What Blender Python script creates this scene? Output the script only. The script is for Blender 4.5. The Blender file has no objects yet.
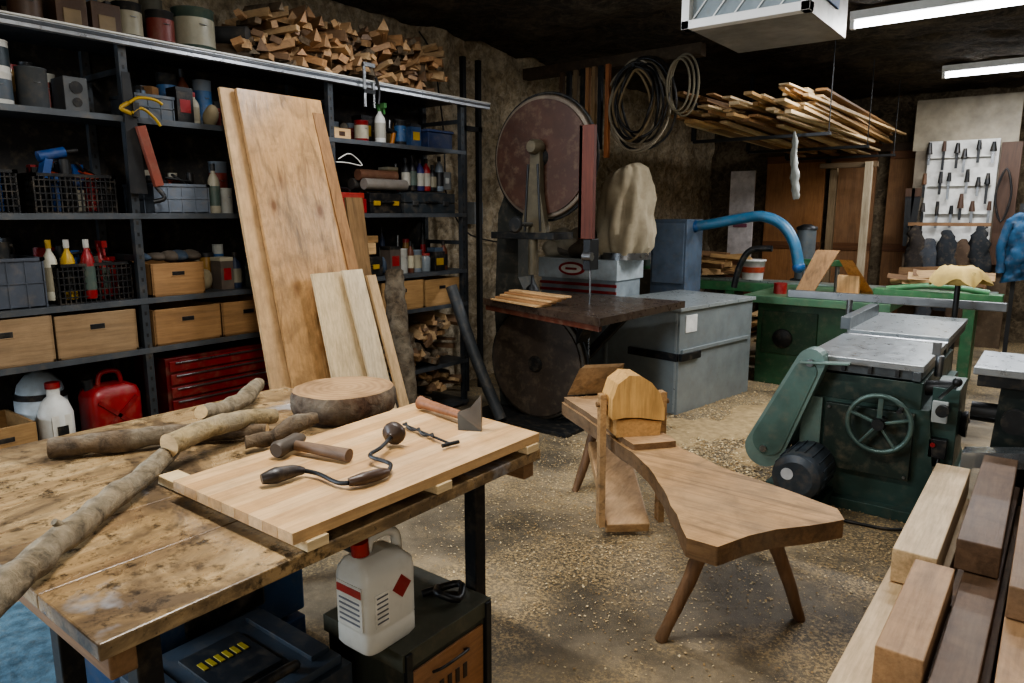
import bpy, math, random
from mathutils import Vector, Matrix, Euler, noise
V=Vector
R=random.Random(11)
def U(a,b): return R.uniform(a,b)
def hx(h):
    h=h.lstrip('#'); o=[]
    for i in (0,2,4):
        c=int(h[i:i+2],16)/255; o.append(c/12.92 if c<=.04045 else ((c+.055)/1.055)**2.4)
    return (*o,1)
# ---------------------------------------------------------------- materials
def base(name):
    m=bpy.data.materials.new(name); m.use_nodes=True; nt=m.node_tree
    return m,nt,nt.nodes['Principled BSDF']
def coords(nt,scale):
    tc=nt.nodes.new('ShaderNodeTexCoord'); oi=nt.nodes.new('ShaderNodeObjectInfo')
    mu=nt.nodes.new('ShaderNodeMath'); mu.operation='MULTIPLY'; mu.inputs[1].default_value=41.3
    nt.links.new(oi.outputs['Random'],mu.inputs[0])
    ad=nt.nodes.new('ShaderNodeVectorMath'); ad.operation='ADD'
    nt.links.new(tc.outputs['Object'],ad.inputs[0]); nt.links.new(mu.outputs[0],ad.inputs[1])
    mp=nt.nodes.new('ShaderNodeMapping'); mp.inputs['Scale'].default_value=scale
    nt.links.new(ad.outputs[0],mp.inputs['Vector']); return mp.outputs[0]
def nz(nt,vec,scale,detail=6,rough=.6,dist=0):
    n=nt.nodes.new('ShaderNodeTexNoise'); n.inputs['Scale'].default_value=scale
    n.inputs['Detail'].default_value=detail; n.inputs['Roughness'].default_value=rough; n.inputs['Distortion'].default_value=dist
    nt.links.new(vec,n.inputs['Vector']); return n.outputs[0]
def ramp(nt,fac,stops):
    r=nt.nodes.new('ShaderNodeValToRGB'); e=r.color_ramp.elements
    while len(e)<len(stops): e.new(.5)
    for k,(p,c) in enumerate(stops): e[k].position=p; e[k].color=c
    nt.links.new(fac,r.inputs[0]); return r.outputs[0]
def mixc(nt,f,a,b,mode='MIX'):
    m=nt.nodes.new('ShaderNodeMix'); m.data_type='RGBA'; m.blend_type=mode
    if isinstance(f,float): m.inputs[0].default_value=f
    else: nt.links.new(f,m.inputs[0])
    for s,x in ((6,a),(7,b)):
        if isinstance(x,tuple): m.inputs[s].default_value=x
        else: nt.links.new(x,m.inputs[s])
    return m.outputs[2]
def bump(nt,b,h,st,d=.01):
    n=nt.nodes.new('ShaderNodeBump'); n.inputs['Strength'].default_value=st; n.inputs['Distance'].default_value=d
    nt.links.new(h,n.inputs['Height']); nt.links.new(n.outputs[0],b.inputs['Normal'])
def sc(c,k): return (min(1,c[0]*k),min(1,c[1]*k),min(1,c[2]*k),1)
def g1(x): return (x,x,x,1)
_M={}
def P(h,rough=.5,metal=0.,var=.35,scale=9,bs=.15,dirt=.3):
    if metal>.5: dirt=min(dirt,.06); var=min(var,.18)
    key=('P',h,rough,metal,var,dirt,bs)
    if key in _M: return _M[key]
    m,nt,b=base('paint_'+h.strip('#')); c=hx(h); v=coords(nt,(1,1,1))
    n=nz(nt,v,scale*.6); col=ramp(nt,n,[(.3,sc(c,1-var)),(.7,sc(c,1+var*.4))])
    n2=nz(nt,v,scale*1.8,7,.65)
    d=ramp(nt,n2,[(.5,(0,0,0,1)),(.75,g1(dirt))])
    col=mixc(nt,d,col,hx('#8a7a62'))
    nt.links.new(col,b.inputs['Base Color']); b.inputs['Metallic'].default_value=metal
    rr=ramp(nt,n2,[(.3,g1(max(.05,rough-.06))),(.7,g1(min(1,rough+.1)))])
    nt.links.new(rr,b.inputs['Roughness'])
    if bs and metal<=.5: bump(nt,b,n2,bs,.004)
    _M[key]=m; return m
def W(h,ax='y',dark=.55,rough=.6,s=1.,knots=False,aged=0.):
    key=('W',h,ax,dark,s,knots,aged)
    if key in _M: return _M[key]
    m,nt,b=base('wood_'+h.strip('#')+ax); c=hx(h)
    l=.3*c[0]+.6*c[1]+.1*c[2]; c=tuple(x*.9+l*.1 for x in c[:3])+(1,); c=sc(c,1.03)
    f=[14*s]*3; f['xyz'.index(ax)]=1.1*s; v=coords(nt,tuple(f))
    n=nz(nt,v,1.,5,.6,1.2); n2=nz(nt,v,5,6,.65)
    col=ramp(nt,n,[(.28,sc(c,dark)),(.45,c),(.6,sc(c,1.1)),(.75,sc(c,dark*1.25))])
    g=ramp(nt,n2,[(.3,(.70,.66,.62,1)),(.6,(1,1,1,1))])
    col=mixc(nt,.85,col,g,'MULTIPLY')
    v2=coords(nt,(1,1,1)); n3=nz(nt,v2,3,6)
    g2=ramp(nt,n3,[(.3,(.72,.69,.65,1)),(.65,(1,1,1,1))]); col=mixc(nt,.75,col,g2,'MULTIPLY')
    if aged:
        n4=nz(nt,v2,9,8,.7,.5); col=mixc(nt,ramp(nt,n4,[(.46,g1(0)),(.62,g1(aged))]),col,sc(c,.34))
        n5=nz(nt,v2,2.1,4); col=mixc(nt,ramp(nt,n5,[(.45,g1(0)),(.7,g1(aged*.7))]),col,hx('#84796a'))
    if knots:
        f2=[3.4]*3; f2['xyz'.index(ax)]=1.7; vo=nt.nodes.new('ShaderNodeTexVoronoi'); vo.inputs['Scale'].default_value=1.6
        nt.links.new(coords(nt,tuple(f2)),vo.inputs['Vector'])
        col=mixc(nt,ramp(nt,vo.outputs['Distance'],[(.07,g1(.95)),(.13,g1(.35)),(.24,g1(0))]),col,sc((c[0],c[1]*.75,c[2]*.6,1),.3))
    nt.links.new(col,b.inputs['Base Color']); b.inputs['Roughness'].default_value=rough
    bump(nt,b,n2,.25+aged*.5,.003+aged*.003); _M[key]=m; return m
def BARK(h='#5a4a3a'):
    key=('B',h)
    if key in _M: return _M[key]
    m,nt,b=base('bark'+h.strip('#')); c=hx(h); v=coords(nt,(1,1,1)); n=nz(nt,v,28,8,.7,.6); n2=nz(nt,v,7,4)
    col=ramp(nt,n,[(.3,sc(c,.3)),(.5,c),(.7,sc(c,1.6))]); col=mixc(nt,ramp(nt,n2,[(.45,(0,0,0,1)),(.65,(.55,.55,.55,1))]),col,hx('#8d8472'))
    nt.links.new(col,b.inputs['Base Color']); b.inputs['Roughness'].default_value=.9; bump(nt,b,n,1.,.014); _M[key]=m; return m
def EM(h,s):
    m,nt,b=base('glow'); b.inputs['Base Color'].default_value=hx(h); b.inputs['Emission Color'].default_value=hx(h); b.inputs['Emission Strength'].default_value=s; return m
def floor_tone():
    m,nt,b=base('dusty_concrete'); v=coords(nt,(1,1,1))
    a=nz(nt,v,1.1,8,.62,.4); c=nz(nt,v,9,8,.7); d=nz(nt,v,60,6,.8); e=nz(nt,v,210,3,.7); w=nz(nt,v,.8,5,.6,.7)
    col=ramp(nt,a,[(.3,hx('#4f483c')),(.45,hx('#706655')),(.58,hx('#8f8169')),(.72,hx('#a69677'))])
    col=mixc(nt,.75,col,ramp(nt,c,[(.3,(.45,.43,.4,1)),(.62,(1,1,1,1))]),'MULTIPLY')
    col=mixc(nt,.8,col,ramp(nt,w,[(.40,(.5,.49,.48,1)),(.52,(1,1,1,1))]),'MULTIPLY')
    sd=ramp(nt,nz(nt,v,1.7,5,.6),[(.42,(0,0,0,1)),(.54,(1,1,1,1))])
    sp=ramp(nt,d,[(.47,(0,0,0,1)),(.58,g1(.85))]); sp=mixc(nt,1.,sp,sd,'MULTIPLY')
    col=mixc(nt,sp,col,hx('#b79e72'))
    ee=ramp(nt,e,[(.60,(0,0,0,1)),(.67,g1(.8))]); col=mixc(nt,ee,col,hx('#bfa77a'))
    nt.links.new(col,b.inputs['Base Color']); nt.links.new(ramp(nt,a,[(.3,g1(.5)),(.7,g1(.85))]),b.inputs['Roughness'])
    bump(nt,b,mixc(nt,.5,c,d),.5,.008); return m
def stone_mat(c1,c2,c3,name):
    m,nt,b=base(name); v=coords(nt,(1,1,1)); a=nz(nt,v,2.2,8,.65,.5); n=nz(nt,v,16,8,.75); k=nz(nt,v,.7,3)
    vo=nt.nodes.new('ShaderNodeTexVoronoi'); vo.inputs['Scale'].default_value=5; vo.feature='DISTANCE_TO_EDGE'
    dv=nt.nodes.new('ShaderNodeVectorMath'); dv.operation='ADD'; nt.links.new(v,dv.inputs[0]); nt.links.new(a,dv.inputs[1]); nt.links.new(dv.outputs[0],vo.inputs['Vector'])
    col=ramp(nt,a,[(.3,hx(c1)),(.5,hx(c2)),(.7,hx(c3))])
    col=mixc(nt,ramp(nt,vo.outputs['Distance'],[(.0,g1(.7)),(.12,(0,0,0,1))]),col,hx(c3))
    col=mixc(nt,.85,col,ramp(nt,n,[(.34,(.28,.26,.24,1)),(.56,(1,1,1,1))]),'MULTIPLY')
    col=mixc(nt,.4,col,ramp(nt,k,[(.35,(.4,.38,.35,1)),(.6,(1,1,1,1))]),'MULTIPLY')
    nt.links.new(col,b.inputs['Base Color']); b.inputs['Roughness'].default_value=.95; bump(nt,b,n,.9,.03); return m
def bench_mat():
    m,nt,b=base('worn_bench_top'); v=coords(nt,(16,1.2,16)); w=coords(nt,(1,1,1))
    n=nz(nt,v,1,5,.6,1); s=nz(nt,w,2.6,8,.7,.8); t=nz(nt,w,20,7,.72); q=nz(nt,w,2.3,5,.7); u=nz(nt,w,70,4,.7)
    col=ramp(nt,n,[(.3,hx('#7a6249')),(.5,hx('#a0855f')),(.7,hx('#b89f7a'))])
    col=mixc(nt,ramp(nt,s,[(.43,(0,0,0,1)),(.56,g1(.9))]),col,hx('#5c4c3a'))
    col=mixc(nt,ramp(nt,t,[(.52,(0,0,0,1)),(.64,g1(.85))]),col,hx('#2c241c'))
    col=mixc(nt,ramp(nt,u,[(.6,(0,0,0,1)),(.68,g1(.7))]),col,hx('#221b14'))
    col=mixc(nt,ramp(nt,q,[(.58,(0,0,0,1)),(.68,g1(.6))]),col,hx('#aeb4bb'))
    nt.links.new(col,b.inputs['Base Color']); nt.links.new(ramp(nt,s,[(.35,g1(.2)),(.65,g1(.42))]),b.inputs['Roughness']); bump(nt,b,t,.25,.004); return m
def endgrain_mat():
    m,nt,b=base('log_end_grain'); v=coords(nt,(1,1,1))
    tc=nt.nodes.new('ShaderNodeTexCoord')
    wv=nt.nodes.new('ShaderNodeTexWave'); wv.wave_type='RINGS'; wv.rings_direction='Z'; wv.inputs['Scale'].default_value=11; wv.inputs['Distortion'].default_value=3; wv.inputs['Detail'].default_value=4
    nt.links.new(tc.outputs['Object'],wv.inputs['Vector'])
    col=ramp(nt,wv.outputs[0],[(.1,hx('#9a7a54')),(.8,hx('#a88760'))]); n=nz(nt,v,6,7)
    col=mixc(nt,.9,col,ramp(nt,n,[(.35,(.5,.45,.38,1)),(.6,(1,1,1,1))]),'MULTIPLY')
    nt.links.new(col,b.inputs['Base Color']); b.inputs['Roughness'].default_value=.75; return m
# ---------------------------------------------------------------- mesh builder
class O:
    def __init__(s,name,bev=0.): s.n=name;s.v=[];s.f=[];s.mi=[];s.sm=[];s.m=[];s.bev=bev
    def add(s,vs,fs,mat,sm=False):
        if mat not in s.m: s.m.append(mat)
        k=s.m.index(mat); o=len(s.v); s.v+= [V(x) for x in vs]
        for f in fs: s.f.append([i+o for i in f]); s.mi.append(k); s.sm.append(sm)
    def boxm(s,M,sx,sy,sz,mat):
        vs=[M@V((a*sx/2,b*sy/2,c*sz/2)) for a in(-1,1) for b in(-1,1) for c in(-1,1)]
        s.add(vs,[(0,1,3,2),(4,6,7,5),(0,4,5,1),(2,3,7,6),(0,2,6,4),(1,5,7,3)],mat)
    def box(s,c,d,mat,rot=(0,0,0)):
        s.boxm(Matrix.Translation(V(c))@Euler([math.radians(a) for a in rot]).to_matrix().to_4x4(),*d,mat); return s
    def bb(s,x0,x1,y0,y1,z0,z1,mat): return s.box(((x0+x1)/2,(y0+y1)/2,(z0+z1)/2),(abs(x1-x0),abs(y1-y0),abs(z1-z0)),mat)
    def beam(s,a,b,w,h,mat,roll=0,up=(0,0,1)):
        a=V(a);b=V(b);z=(b-a).normalized();up=V(up)
        if abs(z.dot(up))>.98: up=V((0,1,0)) if abs(z.y)<.9 else V((1,0,0))
        x=up.cross(z).normalized();y=z.cross(x)
        M=Matrix((x,y,z)).transposed().to_4x4();M.translation=(a+b)/2
        s.boxm(M@Matrix.Rotation(math.radians(roll),4,'Z'),w,h,(b-a).length,mat); return s
    def ring(s,c,x,y,r,n): return [c+x*(math.cos(2*math.pi*i/n)*r)+y*(math.sin(2*math.pi*i/n)*r) for i in range(n)]
    def skin(s,vs,n,mat,sm=True,capb=True,capt=True,topmat=None):
        K=len(vs)//n
        s.add(vs,[(k*n+i,k*n+(i+1)%n,(k+1)*n+(i+1)%n,(k+1)*n+i) for k in range(K-1) for i in range(n)],mat,sm)
        if capb: s.add(vs[:n][::-1],[tuple(range(n))],mat)
        if capt: s.add(vs[-n:],[tuple(range(n))],topmat or mat)
        return s
    def lathe(s,c,ax,prof,mat,n=24,sm=True):
        c=V(c);z=V(ax).normalized();u=V((0,0,1)) if abs(z.z)<.9 else V((1,0,0));x=u.cross(z).normalized();y=z.cross(x)
        vs=[]
        for r,h in prof: vs+=s.ring(c+z*h,x,y,max(r,1e-4),n)
        return s.skin(vs,n,mat,sm)
    def rrect(s,c,prof,mat,p=5,n=40):
        c=V(c);vs=[]
        for (a,b,z,ox,oy) in prof:
            for i in range(n):
                t=2*math.pi*i/n;ct,st=math.cos(t),math.sin(t)
                vs.append(c+V((ox+a*math.copysign(abs(ct)**(2/p),ct),oy+b*math.copysign(abs(st)**(2/p),st),z)))
        return s.skin(vs,n,mat,True)
    def cyl(s,a,b,r,mat,r2=None,n=20,sm=True):
        a=V(a);b=V(b); return s.lathe(a,b-a,[(r,0),(r if r2 is None else r2,(b-a).length)],mat,n,sm)
    def tube(s,pts,r,mat,n=8,sub=4,closed=False,jit=0,capmat=None,flat=None):
        pts=[V(p) for p in pts]; N=len(pts); rs=r if isinstance(r,(list,tuple)) else [r]*N
        P2=[];R2=[]
        if sub>1 and N>2:
            rng=N if closed else N-1
            for i in range(rng):
                g=lambda k: pts[k%N] if closed else pts[max(0,min(N-1,k))]
                p0,p1,p2,p3=g(i-1),g(i),g(i+1),g(i+2)
                for k in range(sub):
                    t=k/sub; P2.append(.5*((2*p1)+(p2-p0)*t+(2*p0-5*p1+4*p2-p3)*t*t+(3*p1-p0-3*p2+p3)*t**3)); R2.append(rs[i]*(1-t)+rs[(i+1)%N]*t)
            if not closed: P2.append(pts[-1]);R2.append(rs[-1])
        else: P2=pts;R2=rs
        K=len(P2);vs=[];px=None
        for i in range(K):
            t=(P2[(i+1)%K]-P2[i-1]) if closed else (P2[min(i+1,K-1)]-P2[max(i-1,0)])
            t=t.normalized() if t.length>1e-9 else V((0,0,1))
            if px is None: u=V((0,0,1)) if abs(t.z)<.9 else V((1,0,0)); px=u.cross(t).normalized()
            px=(px-t*px.dot(t)).normalized(); y=t.cross(px)
            rr=s.ring(P2[i],px,y,R2[i],n)
            if jit: rr=[q+(q-P2[i])*(noise.noise(q*14)*jit*2+noise.noise(q*40)*jit) for q in rr]
            if flat: f=V(flat); rr=[q-f*((q-P2[i]).dot(f))*.6 for q in rr]
            vs+=rr
        fs=[]
        for k in range(K if closed else K-1):
            k2=(k+1)%K
            for i in range(n): j=(i+1)%n; fs.append((k*n+i,k*n+j,k2*n+j,k2*n+i))
        s.add(vs,fs,mat,True)
        if not closed: cm=capmat or mat; s.add(vs[:n][::-1],[tuple(range(n))],cm); s.add(vs[-n:],[tuple(range(n))],cm)
        return s
    def prism(s,pts,ext,mat,side=None):
        pts=[V(p) for p in pts];e=V(ext);n=len(pts)
        nr=sum(((pts[i]-pts[0]).cross(pts[(i+1)%n]-pts[0]) for i in range(1,n-1)),V((0,0,0)))
        if nr.dot(e)>0: pts=pts[::-1]
        s.add(pts,[tuple(range(n))],mat); s.add([p+e for p in pts],[tuple(range(n))[::-1]],mat)
        s.add(pts+[p+e for p in pts],[(i,i+n,(i+1)%n+n,(i+1)%n) for i in range(n)],side or mat); return s
    def ell(s,c,r,mat,n=20,m=12,jit=0,rot=(0,0,0)):
        c=V(c);E=Euler([math.radians(a) for a in rot]).to_matrix();vs=[]
        for k in range(m+1):
            a=math.pi*k/m
            for i in range(n):
                b=2*math.pi*i/n; q=V((math.sin(a)*math.cos(b)*r[0],math.sin(a)*math.sin(b)*r[1],math.cos(a)*r[2]))
                if jit: q*=1+jit*noise.noise((q+c)*9)
                vs.append(c+E@q)
        fs=[(k*n+i,(k+1)*n+i,(k+1)*n+(i+1)%n,k*n+(i+1)%n) for k in range(m) for i in range(n)]
        s.add(vs,fs,mat,True); return s
    def done(s):
        xs=[v.x for v in s.v];ys=[v.y for v in s.v];zs=[v.z for v in s.v]
        o=V(((min(xs)+max(xs))/2,(min(ys)+max(ys))/2,min(zs)))
        me=bpy.data.meshes.new(s.n); me.from_pydata([v-o for v in s.v],[],s.f)
        for m in s.m: me.materials.append(m)
        me.polygons.foreach_set('material_index',s.mi); me.polygons.foreach_set('use_smooth',s.sm); me.update()
        ob=bpy.data.objects.new(s.n,me); ob.location=o; bpy.context.scene.collection.objects.link(ob)
        if s.bev:
            b=ob.modifiers.new('bev','BEVEL'); b.width=s.bev; b.segments=2; b.limit_method='ANGLE'; b.angle_limit=math.radians(50)
        return ob
def hewn_outline(pts,step=.07,amp=.012):
    out=[];n=len(pts)
    for i in range(n):
        a=V((*pts[i],0));b=V((*pts[(i+1)%n],0));k=max(1,int((b-a).length/step))
        for j in range(k):
            q=a.lerp(b,j/k); out.append((q.x+amp*noise.noise(V((q.x*7,q.y*7,1))),q.y+amp*noise.noise(V((q.x*7,q.y*7,8)))))
    return out
# palette
STEEL=P('#8d8f90',.3,.9); DSTEEL=P('#3a3b3c',.45,.7); IRON=P('#2a2b2b',.55,.5); BLACK=P('#17181a',.45); GREYP=P('#5c6470',.5); WHITE=P('#d8d8d2',.45,var=.1)
RED=P('#8f1b1e',.4); BLUE=P('#1f4a86',.45); GREEN2=P('#35623f',.4); SHELFM=P('#43484d',.45,.4); YEL=P('#b08e24',.45)
PINE=W('#d8b27c','y',.72); PINEX=W('#d5ad77','x',.7); PALE=W('#e4cb9e','z',.78,aged=.12); PALEY=W('#e2c898','y',.8)
OLDX=W('#84623e','x'); DARKW=W('#4f3624','z'); PLYZ=W('#b98c54','y',.75); REDW=W('#6a3524','z',.6)
BK=BARK('#62523f'); BKG=BARK('#7d705a')
# ---------------------------------------------------------------- room shell
o=O('floor'); o.bb(-4.6,2.6,-2.6,10.9,-.1,0,floor_tone()); o.done()
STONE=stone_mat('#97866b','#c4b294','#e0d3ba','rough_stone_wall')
def rough_wall(name,o0,u,v,nu,nv,lu,lv,nrm,amp,mat):
    o0=V(o0);u=V(u);v=V(v);nrm=V(nrm);vs=[];fs=[]
    for j in range(nv+1):
        for i in range(nu+1):
            p=o0+u*(lu*i/nu)+v*(lv*j/nv)
            h=noise.noise(p*1.6)*.6+noise.noise(p*4.5)*.5+noise.noise(p*13)*.28
            vs.append(p+nrm*(h*amp))
    for j in range(nv):
        for i in range(nu): a=j*(nu+1)+i; fs.append((a,a+1,a+nu+2,a+nu+1))
    w=O(name); w.add(vs,fs,mat,True); w.add([o0-nrm*.25,o0+u*lu-nrm*.25,o0+u*lu+v*lv-nrm*.25,o0+v*lv-nrm*.25],[(0,1,2,3)],mat); return w.done()
rough_wall('wall_left',(-4.45,0,0),(0,1,0),(0,0,1),320,100,10.9,3.2,(1,0,0),.09,STONE)
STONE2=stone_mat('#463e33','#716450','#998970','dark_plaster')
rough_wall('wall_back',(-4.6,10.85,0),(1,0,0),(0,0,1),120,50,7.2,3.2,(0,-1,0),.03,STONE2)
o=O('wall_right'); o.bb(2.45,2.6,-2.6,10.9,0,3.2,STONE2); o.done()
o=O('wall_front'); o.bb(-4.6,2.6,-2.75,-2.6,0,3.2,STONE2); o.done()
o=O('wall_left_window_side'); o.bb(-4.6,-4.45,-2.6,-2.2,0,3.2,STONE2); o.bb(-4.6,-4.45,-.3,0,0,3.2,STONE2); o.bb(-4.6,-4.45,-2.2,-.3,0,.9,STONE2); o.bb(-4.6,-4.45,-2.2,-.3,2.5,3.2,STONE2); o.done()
o=O('window_1')
for y in (-2.17,-1.25,-.33): o.bb(-4.56,-4.48,y-.03,y+.03,.9,2.5,WHITE)
for z in (.93,1.7,2.47): o.bb(-4.56,-4.48,-2.2,-.3,z-.03,z+.03,WHITE)
o.done()
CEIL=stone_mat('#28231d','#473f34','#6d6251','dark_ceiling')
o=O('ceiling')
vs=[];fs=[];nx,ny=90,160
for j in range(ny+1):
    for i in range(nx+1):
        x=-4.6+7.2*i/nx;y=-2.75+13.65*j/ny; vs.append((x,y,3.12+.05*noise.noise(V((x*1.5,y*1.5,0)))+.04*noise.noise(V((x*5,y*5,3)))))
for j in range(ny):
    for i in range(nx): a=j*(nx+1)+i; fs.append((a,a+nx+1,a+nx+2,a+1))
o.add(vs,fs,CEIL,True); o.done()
# ---------------------------------------------------------------- shelving
o=O('storage_shelf',.002)
ys=[.5,1.81,3.11,4.40]; lv=[.05,.40,.88,1.15,1.60,2.09,2.47]
for y in ys:
    for x in (-3.9,-4.32):
        o.bb(x-.02,x+.02,y-.02,y+.02,0,2.47,SHELFM)
        k=.1
        while k<2.4: o.bb(x+.0195,x+.0205,y-.006,y+.006,k,k+.02,BLACK); k+=.06
    for z in (.2,1.35,2.3): o.bb(-4.31,-3.9,y-.012,y+.012,z,z+.03,SHELFM)
for z in lv:
    o.bb(-4.34,-3.885,.45,4.43,z-.012,z,SHELFM); o.bb(-3.888,-3.876,.45,4.43,z-.03,z,P('#5a5f64',.45,.4))
o.bb(-4.345,-4.335,.45,4.42,.02,2.47,P('#262320',.7))  # near-black sheet added to stand in for the deep shade behind the shelves
o.done()
o=O('aluminium_rail',.003); o.bb(-3.87,-3.83,.3,4.68,2.43,2.48,P('#b9bdc2',.3,.7)); o.bb(-3.829,-3.826,.3,4.68,2.448,2.464,P('#3f444a',.4)); o.bb(-3.83,-3.82,.3,4.68,2.471,2.48,WHITE)
o.done()
Z={1:.40,2:.88,3:1.15,4:1.60,5:2.09,6:2.47}
def can(name,x,y,z,r,h,body,label=None,lid=STEEL):
    o=O(name); o.lathe((x,y,z),(0,0,1),[(r*.97,0),(r,.004),(r,h-.006),(r*1.03,h-.004),(r*1.03,h),(r*.93,h),(r*.92,h-.006)],body,20)
    if label: o.lathe((x,y,z+h*.18),(0,0,1),[(r*1.01,0),(r*1.01,h*.6)],label,20)
    o.cyl((x,y,z+h-.006),(x,y,z+h-.003),r*.9,lid)
    o.tube([(x,y-r,z+h*.85),(x+r*.6,y-r*.5,z+h*.7),(x+r*1.1,y,z+h*.62),(x+r*.6,y+r*.5,z+h*.7),(x,y+r,z+h*.85)],.0025,STEEL,5,3); o.done()
def bottle(name,x,y,z,r,h,body,cap,spray=False):
    o=O(name); o.lathe((x,y,z),(0,0,1),[(r*.9,0),(r,.01),(r,h*.62),(r*.8,h*.72),(r*.35,h*.82),(r*.33,h*.88)],body,16)
    o.cyl((x,y,z+h*.86),(x,y,z+h),r*.42,cap)
    o.lathe((x,y,z+h*.15),(0,0,1),[(r*1.02,0),(r*1.02,h*.4)],R.choice([P('#a9a69a'),RED,P('#b9b298'),P('#8d8672'),DSTEEL,P('#4b5a52')]),16)
    if spray: o.box((x+.02,y,z+h),(.08,.025,.035),cap); o.beam((x+.04,y,z+h-.01),(x+.05,y,z+h-.06),.012,.012,cap)
    o.done()
def crate(name,x0,x1,y0,y1,z,h,mat,wire=False,fill=None):
    o=O(name)
    t=.006
    o.bb(x0,x1,y0,y1,z,z+t,mat)
    for (a,b,c,d) in ((x0,x0+t,y0,y1),(x1-t,x1,y0,y1),(x0,x1,y0,y0+t),(x0,x1,y1-t,y1)):
        if not wire: o.bb(a,b,c,d,z,z+h,mat)
        e=.008
        o.bb(a-e,b+e,c-e,d+e,z+h-.015,z+h,mat)
    n=max(3,int((y1-y0)/(.022 if wire else .07)))
    for i in range(n+1):
        y=y0+(y1-y0)*i/n
        for xx in (x0,x1): o.bb(xx-.004,xx+.004,y-.003,y+.003,z,z+h,mat)
    m=max(3,int((x1-x0)/(.022 if wire else .09)))
    for i in range(m+1):
        x=x0+(x1-x0)*i/m
        for yy in (y0,y1): o.bb(x-.003,x+.003,yy-.004,yy+.004,z,z+h,mat)
    for k in range(1,6 if wire else 2):
        zz=z+h*k/(6 if wire else 2)
        for (a,b,c,d) in ((x0,x0,y0,y1),(x1,x1,y0,y1),(x0,x1,y0,y0),(x0,x1,y1,y1)): o.bb(a-.005,b+.005,c-.005,d+.005,zz-.003,zz+.003,mat)
    if fill:
        for i in range(fill):
            cx=U(x0+.05,x1-.05);cy=U(y0+.05,y1-.05);r=U(.018,.035);hh=U(h*.5,h*1.45)
            c=R.choice([DSTEEL,P('#a8a394'),RED,P('#596b7d'),BLACK,P('#7c5a38'),BLUE,IRON,DSTEEL])
            if R.random()<.5: o.cyl((cx,cy,z+.01),(cx,cy,z+hh),r,c,n=12)
            else: o.box((cx,cy,z+.01+hh/2),(r*2,r*2.6,hh),c,(0,0,U(0,90)))
        for i in range(5):
            p=[V((U(x0+.04,x1-.04),U(y0+.04,y1-.04),z+h*U(.8,1.35))) for _ in range(4)]; o.tube(p,.008,R.choice([BLACK,DSTEEL,P('#a33a1c')]),6,4)
    o.done()
def drawer(name,y0,y1,z,h,mat=PLYZ,slot=True):
    o=O(name,.002); x1=-3.885;x0=-4.27;t=.014
    o.bb(x0,x1,y0,y1,z,z+t,mat);o.bb(x0,x0+t,y0,y1,z,z+h,mat);o.bb(x1-t,x1,y0,y1,z,z+h,mat);o.bb(x0,x1,y0,y0+t,z,z+h,mat);o.bb(x0,x1,y1-t,y1,z,z+h,mat)
    yc=(y0+y1)/2; o.bb(x1-.002,x1+.002,yc-.035,yc+.035,z+h*.62,z+h*.74,BLACK); o.bb(x1-.001,x1+.004,yc-.04,yc+.04,z+h*.60,z+h*.62,mat)
    o.done()
def case(name,x0,x1,y0,y1,z,h,body,acc,handle='x'):
    o=O(name,.008); xm=(x0+x1)/2;ym=(y0+y1)/2
    o.bb(x0,x1,y0,y1,z,z+h*.48,body); o.bb(x0+.004,x1-.004,y0+.004,y1-.004,z+h*.48,z+h*.53,BLACK); o.bb(x0,x1,y0,y1,z+h*.53,z+h,body)
    for y in (ym-(y1-y0)*.3,ym+(y1-y0)*.3): o.bb(x1-.002,x1+.012,y-.03,y+.03,z+h*.38,z+h*.62,acc)
    o.bb(x1-.002,x1+.025,ym-.06,ym+.06,z+h*.5,z+h*.6,BLACK)
    for k in range(3): o.bb(x0+(x1-x0)*(.2+.25*k),x0+(x1-x0)*(.3+.25*k),y0+.03,y1-.03,z+h,z+h+.012,body)
    o.bb(xm-.03,xm+.03,ym-.08,ym+.08,z+h+.0,z+h+.02,acc); o.done()
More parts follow.
